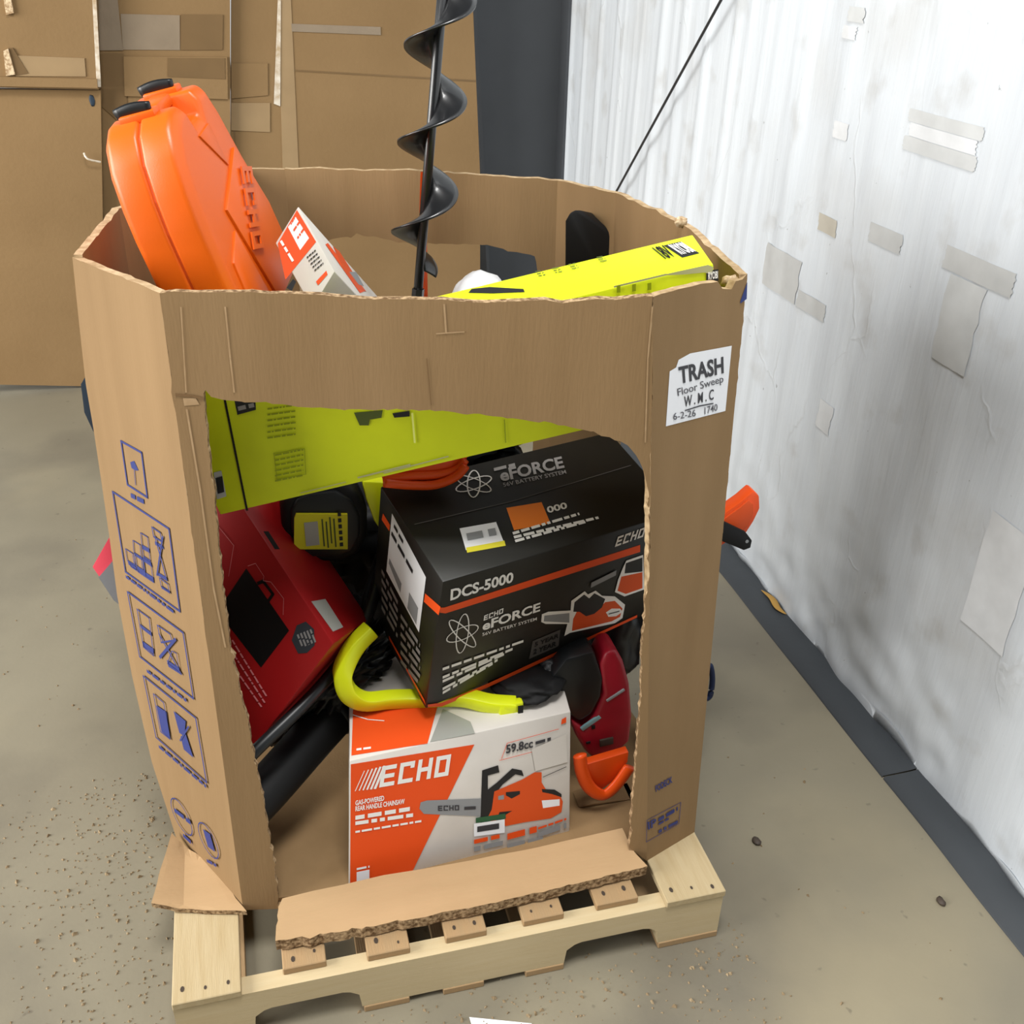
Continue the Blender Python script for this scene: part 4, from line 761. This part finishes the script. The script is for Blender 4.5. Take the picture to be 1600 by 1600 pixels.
# ================================================================== pallet
pal = thing('wooden_pallet', (0, 0, 0), 'pale pine pallet under the cut-open cardboard bin', 'pallet')
L, DP = 1.0485, 1.02; zt = .136
def stringer(y0):
    o = [(0, .016)]
    def notch(x0, x1):
        r = .02; h = .052
        return [(x0, .016), (x0+.004, .016+h-.016), (x0+r, .016+h-.004), (x0+r*1.7, .016+h), (x1-r*1.7, .016+h), (x1-r, .016+h-.004), (x1-.004, .016+h-.016), (x1, .016)]
    o += notch(.131, .327)+notch(.722, .918)+[(L, .016), (L, .120), (0, .120)]
    prism('stringer', [(x, y0, z) for x, z in o], (0, .036, 0), 'pine_x', pal)
for y in (0, .49, DP-.036): stringer(y)
for k, (x0, x1, y0, m) in enumerate(((0, .118, -.004, 'pine'), (.192, .270, .022, 'pine_old'), (.344, .423, .014, 'pine_old'), (.491, .570, .018, 'pine_old'), (.642, .723, .020, 'pine_old'), (.790, .876, .022, 'pine_old'), (.926, L+.002, -.004, 'pine'))):
    o = box('deck_board', (x0, y0, .120), (x1, DP, zt), m, pal, bevel=.0015, seg=1)
    rn = random.Random(k)
    for j in range(3 if x1-x0 > .1 else 2):
        nx = x0+(x1-x0)*((j+.6)/(3 if x1-x0 > .1 else 2)-.05); ny_ = y0+.022+rn.uniform(-.006, .008); r = rn.uniform(.002, .0042)
        V = [(nx+r*math.cos(a*math.pi/4), ny_+r*1.7*math.sin(a*math.pi/4), zt+.0006) for a in range(8)]
        mesh('nail_hole', V, [tuple(range(8))], 'nail', o)
for (x0, x1) in ((0, .118), (.330, .416), (.481, .561), (.644, .722), (.92, L)):
    box('bottom_board', (x0, -.002, 0), (x1, DP, .016), 'pine_old', pal, bevel=.0015, seg=1)

# ================================================================== octagonal bin
TH = .013
bn = thing('octagonal_cardboard_bin', (.5, .55, zt), 'tall octagonal brown cardboard bin with cut-out windows, standing on the pallet', 'bin')
pf = Patch(PATCH['front'])
def bulge(p, amp): return lambda a, b: amp*math.sin(math.pi*max(0, min(1, a/p.W)))*math.sin(math.pi*max(0, min(1, b/p.H)))+.0015*noise.noise(Vector((a*6, b*3, amp*99)))
cut = OUT['front_cut']; rim = OUT['front_rim']
out = [(0, 0)]+ragged(cut, .010, .0022, 2)+[(pf.W, 0)]+ragged([(pf.W, pf.H*.5)]+rim+[(0, pf.H*.5)], .02, .0016, 4)
def dedupe(o):
    r = []
    for q in o:
        q = Vector(q)
        if not r or (q-r[-1]).length > .002: r.append(q)
    return r
pan_f = sheet('wall_panel', pf, dedupe(out), TH, 'kraft', bn, .045, None); prints('front', pan_f, .0004)
# narrow strip of paper turned down beside the cut
lf = Patch(PATCH['lfacet']); rf = Patch(PATCH['rfacet'])
pan_l = sheet('wall_panel', lf, dedupe([(lf.W, 0), (lf.W, lf.H)]+ragged([(lf.W, lf.H), OUT['lfacet_edge'][0]], .02, .0012, 5)[1:-1]+[Vector(q) for q in OUT['lfacet_edge']]), TH, 'kraft', bn, .05, edge='rim_edge')
rr = [Vector(q) for q in OUT['rfacet_rim']]
pan_r = sheet('wall_panel', rf, dedupe([(0, 0), (rf.W, 0)]+ragged([(rf.W, rf.H*.6)]+[tuple(q) for q in rr]+[(0, rf.H*.6)], .012, .0012, 6)), TH, 'kraft', bn, .05, edge='rim_edge')
prints('lfacet', pan_l, .0006)
prints('rfacet', pan_r, .0006)
K, A_ = (.042, .737), (.008, .436); K_, A2 = (.03, .72), (-.001, .385)
def wallp(b0, b1, t1, t0, cutpts=None, rimamp=.0015, seed=1, zt0=1.332, zt1=1.332):
    """b0->b1 runs left to right seen from outside"""
    p = Patch([(*b0, zt), (*b1, zt), (*t1, zt1), (*t0, zt0)])
    top_ = ragged([(p.W, p.H), (0, p.H)], .02, rimamp, seed)
    o = [(0, 0)]+(ragged(cutpts(p), .02, .003, seed+1) if cutpts else [])+[(p.W, 0)]+top_
    sheet('wall_panel', p, dedupe(o), TH, 'kraft', bn, .06, edge='rim_edge')
arch = lambda p: [(p.W*.14, .0), (p.W*.12, p.H*.35), (p.W*.10, p.H*.72), (p.W*.25, p.H*.80), (p.W*.6, p.H*.79), (p.W*.82, p.H*.72), (p.W*.88, p.H*.5), (p.W*.86, .0)]
arch_low = lambda p: [(a, b*.78) for a, b in arch(p)]
E_, F_, G_, H_ = (1.065, .42), (1.05, .60), (1.035, .72), (.93, .87)
wallp((1.05, .152), E_, (1.03, .43), (.996, .151), arch_low, seed=11)
wallp(E_, G_, (.996, .715), (1.03, .43), arch_low, .003, seed=12, zt0=1.332, zt1=1.332)
wallp(G_, H_, (.911, .849), (.996, .715), None, seed=13)
pb = Patch([PATCH['back'][1], PATCH['back'][0], PATCH['back'][3], PATCH['back'][2]])
bc = [(pb.W-a, b) for a, b in OUT['back_cut']][::-1]; br_ = [(pb.W-a, b) for a, b in OUT['back_rim']][::-1]
o_ = [(0, 0), (bc[0][0]+.01, 0)]+ragged(bc, .012, .002, 21)+[(bc[-1][0]-.03, 0), (pb.W, 0)]+ragged([(pb.W, pb.H*.9)]+br_+[(0, pb.H*.9)], .02, .002, 22)
sheet('wall_panel', pb, dedupe(o_), TH, 'kraft', bn, .05, edge='rim_edge')
wallp((.36, 1.05), (.27, 1.05), (.28, 1.06), (.367, 1.041), None, seed=14)
wallp((.27, 1.05), K_, K, (.28, 1.06), None, seed=15)
wallp(K_, A2, A_, K, arch, seed=16)
# floor of the bin
prism('bin_floor', [(x, y, zt+.001) for x, y in ((.0, .39), (.13, .18), (.92, .115), (1.045, .16), (1.06, .42), (1.03, .71), (.92, .86), (.37, 1.035), (.28, 1.04), (.035, .72))], (0, 0, .010), 'kraft', bn)
# flap folded out at the front: two plies of heavy board
fp = Patch(PATCH['flap'])
fo = ragged([(0, 0), (fp.W*.16, -.008), (fp.W*.32, -.012), (fp.W*.6, -.013), (fp.W*.82, -.007), (fp.W, 0)], .012, .0022, 31)+ragged([(fp.W, 0), (fp.W, fp.H*.5), (fp.W+.01, fp.H)], .012, .003, 32)[1:]+ragged([(fp.W, fp.H), (0, fp.H)], .05, .001, 33)[1:]+ragged([(0, fp.H), (-.004, fp.H*.5), (0, 0)], .012, .004, 34)[1:-1]
fwarp = lambda a, b: .006*math.sin(a*7.5+.6)*(b/fp.H)+.012*(b/fp.H)**2+.0015*noise.noise(Vector((a*14, b*14, 1)))
sheet('front_flap', fp, dedupe(fo), .026, 'kraft_pale', bn, .025, fwarp)
lp = Patch(PATCH['lflap'])
sheet('side_flap', lp, dedupe(ragged([(0, 0), (lp.W, 0), (lp.W, lp.H), (0, lp.H), (0, 0)], .02, .0015, 35)[:-1]), .012, 'kraft_pale', bn, .02, lambda a, b: .0009*math.sin(a*300)+(.014*max(0, .05-a)/.05))
# curls of torn paper on the rim
for c, s in (((1.09-.115, .165, 1.318), .013), ((1.012, .45, 1.338), .012), ((.90, .86, 1.19), .014)):
    lump('torn_scrap', c, (s, s*.6, s*.8), 'torn_paper', bn, amp=.7, seed=int(c[0]*10), sub=2)

# ================================================================== contents: printed cartons
def carton(name, face, d, m, label, bevel=.004, rootz=None, cat='carton', group=None):
    P = [Vector(p) for p in PATCH[face]]; base = sum(P, Vector())/4+Vector(d)*.5; base.z = min(min(p.z, (p+Vector(d)).z) for p in P)
    t = thing(name, base, label, cat, group)
    return t, prism('carton_body', P, d, m, t, bevel=bevel, seg=2)
t, b = carton('chainsaw_carton', 'echo_f', OUT['echo_d'], 'white_carton', 'white and orange ECHO chainsaw carton standing at the bottom of the front window', .003); prints('echo_f', b); prints('echo_t', b)
t, b = carton('chainsaw_carton', 'blk_f', OUT['blk_d'], 'black_carton', 'black DCS-5000 carton tilted in the middle of the front window', .004); prints('blk_f', b); prints('blk_t', b); prints('blk_l', b)
t, b = carton('long_tool_carton', 'yel_f', OUT['yel_d'], 'yellow_carton', 'long lime-yellow carton slanting across the bin up to the right rim', .002); prints('yel_f', b); prints('yel_t', b)
t, b = carton('tool_carton', 'red_f', OUT['red_d'], 'red_carton', 'red carton printed with a black case, leaning at the left of the window', .003); prints('red_f', b); prints('red_s', b)
t, b = carton('small_tool_carton', 'sm_e', OUT['sm_d'], 'white_carton', 'small orange and white carton poking up beside the orange case', .002); prints('sm_e', b); prints('sm_s', b)
# corner of a carton pushed out through the left wall
p_ = M['pink']; t = thing('carton_corner', (p_[0][0]+.05, .62, .60), 'pink-red and grey carton corner sticking out of the left side of the bin', 'carton')
prism('carton_body', p_, (.10, .12, .0), 'pink_carton', t, bevel=.002); prism('grey_panel', M['pinkgrey'], (.002, .004, 0), 'grey_carton', t)

# ================================================================== orange hard case
NT, cu, cv, cw = (Vector(v) for v in OUT['case'])
def cp(u, v, w): return NT+cu*u+cv*v+cw*w
case = thing('chainsaw_case', cp(.08, -.38, .055), 'bright orange plastic chainsaw case leaning out over the left rim', 'case')
prof = [(-.085, -.37), (-.083, -.22), (-.080, -.15), (-.072, -.10), (-.056, -.05), (-.030, -.015), (0, 0), (.030, .002), (.046, -.034), (.094, -.034), (.108, .002), (.150, 0), (.172, -.04), (.205, -.13), (.250, -.24), (.262, -.37)]
CT = .122
def half(w0, w1, inset):
    n = len(prof); c = Vector((.08, -.2)); V = []
    for (w_, s) in ((w0, inset), (w0+(w1-w0)*.18, 0), (w1, 0)):
        for q in prof:
            q = Vector(q); dq = (c-q).normalized()*s; V.append(cp(q.x+dq.x, q.y+dq.y, w_))
    F = [tuple(range(n)), tuple(range(3*n-1, 2*n-1, -1))]
    for k in range(2):
        for i in range(n): F.append((k*n+i, (k+1)*n+i, (k+1)*n+(i+1) % n, k*n+(i+1) % n))
    return mesh('shell_half', V, F, 'case_orange', case, bevel=.006, seg=3)
sh1 = half(0, CT*.5-.0012, .016); sh2 = half(CT, CT*.5+.0012, .016)
o = [Vector(q)*.985 for q in prof]; prism('parting_seal', [cp(q.x+.002, q.y-.004, CT*.5-.002) for q in o], cw*.004, 'orange_dark', case)
def cbox(name, u0, u1, v0, v1, w0, w1, m, parent, bevel=.003):
    V = [cp(u, v, w_) for w_ in (w0, w1) for v in (v0, v1) for u in (u0, u1)]
    return mesh(name, V, [(0, 2, 3, 1), (4, 5, 7, 6), (0, 1, 5, 4), (2, 6, 7, 3), (0, 4, 6, 2), (1, 3, 7, 5)], m, parent, bevel=bevel)
cbox('handle', .036, .104, -.012, .008, .040, .074, 'case_orange', case, .006)
for u in (.004, .122):
    l_ = cbox('latch', u-.004, u+.024, -.006, .009, .034, .092, 'case_orange', case, .003)
    pts = [cp(u+.006, .011+.004*math.sin(math.pi*k/8), .040+.056*k/8) for k in range(9)]
    V, F = sweep(pts, .005, 8, (1.9, .8), up=cu); mesh('latch_tab', V, F, 'black_plastic', l_, smooth=True)
# raised panels, triangular dish and embossed name on the broad side
def facepl(name, uv, w0, w1, m='case_orange', bv=.002): return prism(name, [cp(u, v, w0) for u, v in uv], cw*(w1-w0), m, case, bevel=bv)
facepl('raised_panel', [(-.045, -.36), (-.04, -.23), (.02, -.20), (.06, -.36)], -.004, .012)
facepl('raised_panel', [(.02, -.165), (.16, -.11), (.22, -.24), (.235, -.36), (.085, -.36)], -.005, .012)
facepl('corner_facet', [(.040, -.052), (.098, -.05), (.11, -.125)], -.003, .01)
prints('case', sh1, .0075, depth=.003, names='embossed_name')

# ================================================================== auger
a0, a1 = Vector((.592, .75, 1.144)), Vector((.647, .75, 1.665)); ax = (a1-a0).normalized(); lo = a0-ax*.30; hi = a0+ax*.85
au = thing('auger_bit', lo, 'black spiral auger bit standing upright out of the bin', 'auger')
V, F = sweep([lo, hi], .0095, 14, up=Vector((0, 1, 0))); mesh('shaft', V, F, 'black_steel', au, smooth=True)
ex_ = Vector((ax.z, 0, -ax.x)); ey_ = ax.cross(ex_)
V = []; F = []; pitch = .167; z_left = 1.438; sL = (z_left-lo.z)/ax.z; n = 0; sweep_s0 = (1.185-lo.z)/ax.z; sweep_s1 = (1.86-lo.z)/ax.z; NN = 300; RR = 6
for i in range(NN+1):
    s = sweep_s0+(sweep_s1-sweep_s0)*i/NN; th = math.pi+2*math.pi*(s-sL)/pitch; rmax = .062*min(1, .55+i/NN*6)
    for k in range(RR+1):
        r = .008+(rmax-.008)*k/RR; droop = .016*(k/RR)**1.5
        V.append(lo+ax*(s-droop*.6)+ex_*r*math.cos(th)+ey_*r*math.sin(th))
for i in range(NN):
    for k in range(RR): a = i*(RR+1)+k; F.append((a, a+1, a+RR+2, a+RR+1))
o = mesh('spiral_blade', V, F, 'black_steel', au, smooth=True); md = o.modifiers.new('t', 'SOLIDIFY'); md.thickness = .0035
V, F = sweep([lo+ax*.27, lo+ax*.305], .0125, 6, up=Vector((0, 1, 0))); mesh('shaft_collar', V, F, 'black_steel', au)

# ================================================================== loose tools
def tube_thing(name, pts, r, m, label, cat, n=8, ring=12, parent=None, **k):
    V, F = sweep(smooth_path(pts, n), r, ring, **k); lo_ = min((Vector(p) for p in pts), key=lambda p: p.z)
    if parent: return mesh(name, V, F, m, parent, smooth=True)
    return tag(mesh(name, V, F, m, loc=lo_, smooth=True), label, cat)
tube_thing('black_hose', M['hose'], .0125, 'black_plastic', 'thicker glossy black hose curving along the lower edge of the red carton', 'hose')
tube_thing('black_cable', M['hose2'], .0075, 'black_matte', 'thin black cable running just behind the glossy black hose', 'cable')
t = thing('blower_tube', M['tube'][-1], 'fat black plastic tube lying low between red carton and orange-white carton', 'tube')
V, F = sweep(smooth_path(M['tube'], 8), .046, 20); mesh('pipe', V, F, 'black_matte', t, smooth=True)
V, F = sweep([Vector(M['tube'][1]).lerp(Vector(M['tube'][0]), .25), Vector(M['tube'][1]).lerp(Vector(M['tube'][0]), .4)], .050, 20); mesh('collar', V, F, 'black_plastic', t, smooth=True)
lump('plastic_wrap', Vector(M['tube'][1])+Vector((.03, .05, .075)), (.16, .05, .055), 'black_plastic', t, amp=.8, freq=20, seed=4, sub=5, rot=Matrix.Rotation(-.75, 3, 'Y'))
# yellow saw handle
hd = thing('yellow_garden_tool', M['handle'][5], 'lime-yellow plastic tool with a loop handle lying on the orange-white carton', 'tool')
sq = [(-1, -.8), (-.5, -1), (.5, -1), (1, -.8), (1, .8), (.5, 1), (-.5, 1), (-1, .8)]
hp = smooth_path(M['handle'], 6); V, F = sweep(hp, .0155, up=Vector((0, 1, .3)), prof=sq, flat=(1.1, 1.0)); mesh('grip', V, F, 'yellow_plastic', hd, bevel=.002)
e = Vector(M['handle'][-1]); box('mount_lug', e-Vector((.035, .014, .018)), e+Vector((.014, .016, .016)), 'yellow_plastic', hd, bevel=.004)
box('mount_pin', e+Vector((.002, -.018, -.008)), e+Vector((.012, -.012, .010)), 'black_matte', hd)
# red hand tool
rt_ = thing('red_power_tool', M['redtool'][10], 'dusty red power tool housing wedged at the right edge of the window', 'power tool')
prism('housing', M['redtool'], (0, .07, 0), 'red_plastic', rt_, bevel=.009, seg=3)
def rp(px, dy): return None
R0 = [Vector(p) for p in M['redtool']]
c1 = R0[9].lerp(R0[6], .45)+Vector((0, -.004, .018))
ux = (R0[6]-R0[9]).normalized(); uz = Vector((0, 1, 0)).cross(ux)*-1
def rpl(name, c, w_, h_, m, th=.006, tilt=0):
    a_ = ux*math.cos(tilt)+uz*math.sin(tilt); b_ = uz*math.cos(tilt)-ux*math.sin(tilt)
    prism(name, [c-a_*w_-b_*h_, c+a_*w_-b_*h_, c+a_*w_+b_*h_, c-a_*w_+b_*h_], (0, th, 0), m, rt_, bevel=.001)
rpl('rating_plate', c1, .015, .009, 'nail')
rpl('vent_slot', R0[10].lerp(R0[8], .35)+Vector((.006, -.002, .012)), .005, .003, 'black_matte'); rpl('vent_slot', R0[10].lerp(R0[6], .30)+Vector((.0, -.002, .03)), .004, .005, 'black_matte')
rpl('name_strip', R0[14].lerp(R0[4], .45)+Vector((0, -.003, -.012)), .022, .003, 'grey_print', tilt=.5)
rpl('metal_guard', R0[12].lerp(R0[13], .3)+Vector((.006, -.001, .006)), .024, .005, 'teal_metal', tilt=.55)
prism('motor_body', M['blacktool'], (0, .08, 0), 'black_plastic', rt_, bevel=.01, seg=2)
sc_ = thing('orange_guard', M['scoop'][3], 'orange curved plastic guard hanging under the red power tool', 'guard')
V, F = sweep(smooth_path(M['scoop'], 6), .009, 10, (1.6, .8), up=Vector((0, 1, 0))); mesh('rim_band', V, F, 'orange_plastic', sc_, smooth=True)
prism('web', [Vector(M['scoop'][k])+Vector((0, .012, .002)) for k in (1, 2, 3, 4, 5)]+[Vector(M['scoop'][5])+Vector((0, .012, .03))], (0, .02, 0), 'orange_plastic', sc_, bevel=.002)
ib = [(x, y, max(z, .148)) for x, y, z in M['innerbox']]; t = tag(prism('small_brown_carton', [ib[0], ib[1], ib[2], ib[3], ib[4]], (0, .05, 0), 'kraft', loc=Vector(ib[4]), bevel=.002), 'small plain brown carton on the bin floor below the orange guard', 'carton')
# orange ribbed guard above the black carton
lg = thing('bar_cover', M['loop'][-1], 'ribbed orange bar cover lying on top of the black carton', 'bar cover')
Lp = [Vector(p) for p in M['loop']]
for k in range(4):
    f_ = k/3; pts = [Lp[0]+Vector((0, .0, -.003)), Lp[7].lerp(Lp[1], f_*.8), Lp[6].lerp(Lp[2], f_*.8), Lp[5].lerp(Lp[3], f_*.6), Lp[4].lerp(Lp[3], f_*.9)]
    V, F = sweep(smooth_path([p+Vector((0, .012*k, 0)) for p in pts], 6), .0085, 8); mesh('rib', V, F, 'orange_plastic', lg, smooth=True)
prism('cover_body', [p+Vector((0, .014, -.003)) for p in Lp], (0, .05, .01), 'orange_plastic', lg, bevel=.004)
tag(prism('plastic_wedge', M['wedge'], (.0, .05, 0), 'yellow_plastic', loc=Vector(M['wedge'][3]), bevel=.004), 'lime-yellow plastic wedge behind the left end of the black carton', 'tool part')
# black round housing with a yellow label
hs = thing('tool_housing', M['housing'][9], 'round black tool housing with a yellow label under the long yellow carton', 'tool')
prism('housing_body', M['housing'], (0, .09, 0), 'black_matte', hs, bevel=.014, seg=3)
hc = sum((Vector(p) for p in M['housing']), Vector())/12
prism('cap', [hc+(Vector(p)-hc)*.80+Vector((0, -.008, 0)) for p in M['housing']], (0, .03, 0), 'black_plastic', hs, bevel=.006)
hl = prism('warning_label', [Vector(p)+Vector((0, 0, 0)) for p in M['hlabel']], (0, .006, 0), 'yellow_label', hs)
q = [Vector(p) for p in M['hlabel']]; l0, l1 = q[1], q[3]
def lb(x0, x1, z0, z1, m): prism('printed_small_print', [(l0.x+(l1.x-l0.x)*x, l0.y-.0012, l0.z+(l1.z-l0.z)*z) for x, z in ((x0, z0), (x1, z0), (x1, z1), (x0, z1))], (0, .001, 0), m, hl)
lb(.14, .42, .22, .80, 'paper_dim')
for k, (z0, z1) in enumerate(((.18, .85), (.25, .9), (.15, .8), (.2, .9))): lb(.50+.08*k, .53+.08*k, z0, z1, 'yel_dark')
for k in range(6): lb(.84, .91, .06+.15*k, .15+.15*k, 'dark_print')
# things at the sides
s_ = thing('bar_scabbard', M['scab'][-1], 'orange bar scabbard sticking out of the right side of the bin', 'scabbard')
prism('sheath', M['scab'], (0, .035, 0), 'orange_plastic', s_, bevel=.005)
prism('recessed_panel', [sum((Vector(p) for p in M['scab']), Vector())/10*.25+Vector(p)*.75+Vector((0, -.004, 0)) for p in M['scab']], (0, .008, 0), 'orange_dark', s_, bevel=.002)
o = thing('saw_bar', M['bar'][-1], 'black saw guide bar tip poking out below the orange scabbard at right', 'saw bar')
prism('bar_plate', M['bar'], (0, .008, 0), 'black_matte', o, bevel=.0015)
V, F = sweep([Vector(M['bar'][3])+Vector((-.012, -.001, 0)), Vector(M['bar'][3])+Vector((-.012, .001, 0))], .004, 8); mesh('rivet', V, F, 'grey_print', o)
tag(prism('dark_blue_case', M['bluecase'], (.16, .03, 0), 'slate_blue', loc=Vector(M['bluecase'][4]), bevel=.008), 'dark slate-blue case edge sticking out of the upper left side of the bin', 'case')
V, F = sweep(smooth_path(M['bluestrap'], 5), .007, 8); tag(mesh('dark_blue_strap', V, F, 'navy', loc=Vector(M['bluestrap'][-1]), smooth=True), 'dark navy strap loop hanging out of the lower right side of the bin', 'strap')
# bags and added black fill inside
bg = M['bag']; tag(prism('black_bag', bg, (.05, .05, -.02), 'black_matte', loc=Vector(bg[-1]), bevel=.012, seg=2), 'black fabric bag standing inside the back right corner of the bin', 'bag')
wb = M['whitebag']; o = thing('white_packaging', wb[-1], 'white packaging with a black cord beside the black fabric bag', 'packaging'); prism('sheet', wb, (.03, .03, 0), 'white_film', o, bevel=.004)
V, F = sweep(smooth_path([Vector(wb[1])+Vector((-.012, -.008, -.004)), Vector(wb[1]).lerp(Vector(wb[2]), .5)+Vector((0, -.008, -.012)), Vector(wb[2])+Vector((.0, -.008, -.004))], 4), .0022, 6); mesh('cord', V, F, 'black_matte', o, smooth=True)
os_ = M['orangestick']; tag(prism('orange_strip', os_, (0, .01, -.3), 'orange_plastic', loc=Vector(os_[-1]), bevel=.001), 'narrow orange strip just behind the auger shaft', 'strip')
wd = [Vector(p) for p in M['whitedome']]
tag(lump('white_plastic_bag', (wd[0]+wd[1]+wd[2])/3+Vector((0, .05, -.05)), (.062, .06, .075), 'white_film', amp=.10, freq=5, seed=2, loc=(wd[1]+wd[2])/2-Vector((0, 0, .12))), 'white plastic bag bulging up behind the long yellow carton', 'bag')
for k, (c, s, m, lab_) in enumerate((((.62, .62, .88), (.15, .09, .10), 'black_plastic', 'black crumpled plastic behind the top of the black carton'), ((.46, .66, .66), (.18, .08, .14), 'black_matte', 'black crumpled filler added deep in the middle of the bin'), ((.82, .70, .36), (.12, .11, .15), 'black_matte', 'black crumpled filler added at the right behind the red power tool'), ((.42, .70, .31), (.17, .12, .15), 'black_matte', 'black crumpled filler added on the bin floor behind the fat tube'), ((.20, .74, .62), (.10, .09, .18), 'black_matte', 'black crumpled filler added behind the red carton'))):
    tag(lump('crumpled_black_fill', c, s, m, amp=.6, freq=10, seed=10+k, loc=(c[0], c[1], c[2]-s[2])), lab_, 'bag')  # lumps after the first are added to make the bin's interior dark

for c, sz, m, nm, lab_, cat_, sd in (((.725, .325, .465), (.075, .065, .022), 'black_matte', 'tangled_strap_bundle', 'black tangled strap bundle on the orange-white carton under the black carton', 'strap', 31), ((.80, .36, .475), (.05, .05, .032), 'black_plastic', 'black_tool_pouch', 'black tool pouch at the right end of the orange-white carton top', 'pouch', 32), ((.95, .44, .47), (.06, .05, .15), 'black_plastic', 'crumpled_black_film', 'crumpled black film in the right corner behind the red power tool', 'film', 34)):
    tag(lump(nm, c, sz, m, amp=.3, freq=5, seed=sd, loc=(c[0], c[1], c[2]-sz[2])), lab_, cat_)

# ================================================================== on the floor
sh = [(.519, -.059), (.629, -.099), (.66, -.25), (.53, -.25)]
tag(prism('paper_sheet', [(x, y, .0005) for x, y in sh], (0, 0, .001), 'paper', loc=(.58, -.15, 0)), 'white sheet of paper on the floor at the bottom edge of the photo', 'paper')
V, F = sweep(smooth_path([(1.705, 1.12, .016), (1.715, 1.07, .018), (1.71, 1.02, .016), (1.72, .985, .015)], 5), [.001+.010*math.sin(math.pi*k/15) for k in range(16)], 8, (1, .18)); tag(mesh('dry_leaf', V, F, 'leaf', loc=(1.71, 1.05, .013), smooth=True), 'curled tan leaf lying on the dark rubber strip', 'leaf')
tag(lump('dark_scrap', (1.24, .207, .004), (.009, .012, .004), 'nail', amp=.5, seed=5, sub=2, loc=(1.24, .207, 0)), 'small dark scrap on the floor right of the bin', 'scrap')
tag(lump('dark_scrap', (1.549, -.037, .004), (.008, .012, .005), 'nail', amp=.5, seed=6, sub=2, loc=(1.549, -.037, 0)), 'small dark scrap on the floor near the rubber strip', 'scrap')
rn = random.Random(12); V = []; F = []
for i in range(1900):
    q = rn.random()
    if q < .5: x, y = rn.gauss(-.14, .16), rn.uniform(-.1, .75)
    elif q < .8: x, y = rn.uniform(.25, 1.1), rn.gauss(-.06, .09)
    else: x, y = rn.uniform(-1.2, 1.5), rn.uniform(-.4, 2.0)
    if -.02 < x < 1.07 and -.02 < y < 1.04: 
        if y > .02 or rn.random() < .7: continue
    s = rn.uniform(.001, .0038)*(1 if rn.random() < .9 else 1.6); k = len(V); an = rn.uniform(0, 6.3); e = rn.uniform(.4, 1)
    for (a_, b_, c_) in ((-1, -e, 0), (1, -e*.6, 0), (.7, e, 0), (-.6, e*.8, 0), (.1, 0, 1.1)):
        V.append((x+s*(a_*math.cos(an)-b_*math.sin(an)), y+s*(a_*math.sin(an)+b_*math.cos(an)), max(0, c_*s)+.0002))
    F += [(k, k+1, k+4), (k+1, k+2, k+4), (k+2, k+3, k+4), (k+3, k, k+4)]
mat('crumb', (.34, .26, .16), .9, .1, noise_scale=60, noise_amt=.2, col2=(.16, .11, .06))
tag(mesh('floor_crumbs', V, F, 'crumb'), 'scattered tan cardboard and wood crumbs on the floor around the pallet', 'crumbs', kind='stuff')
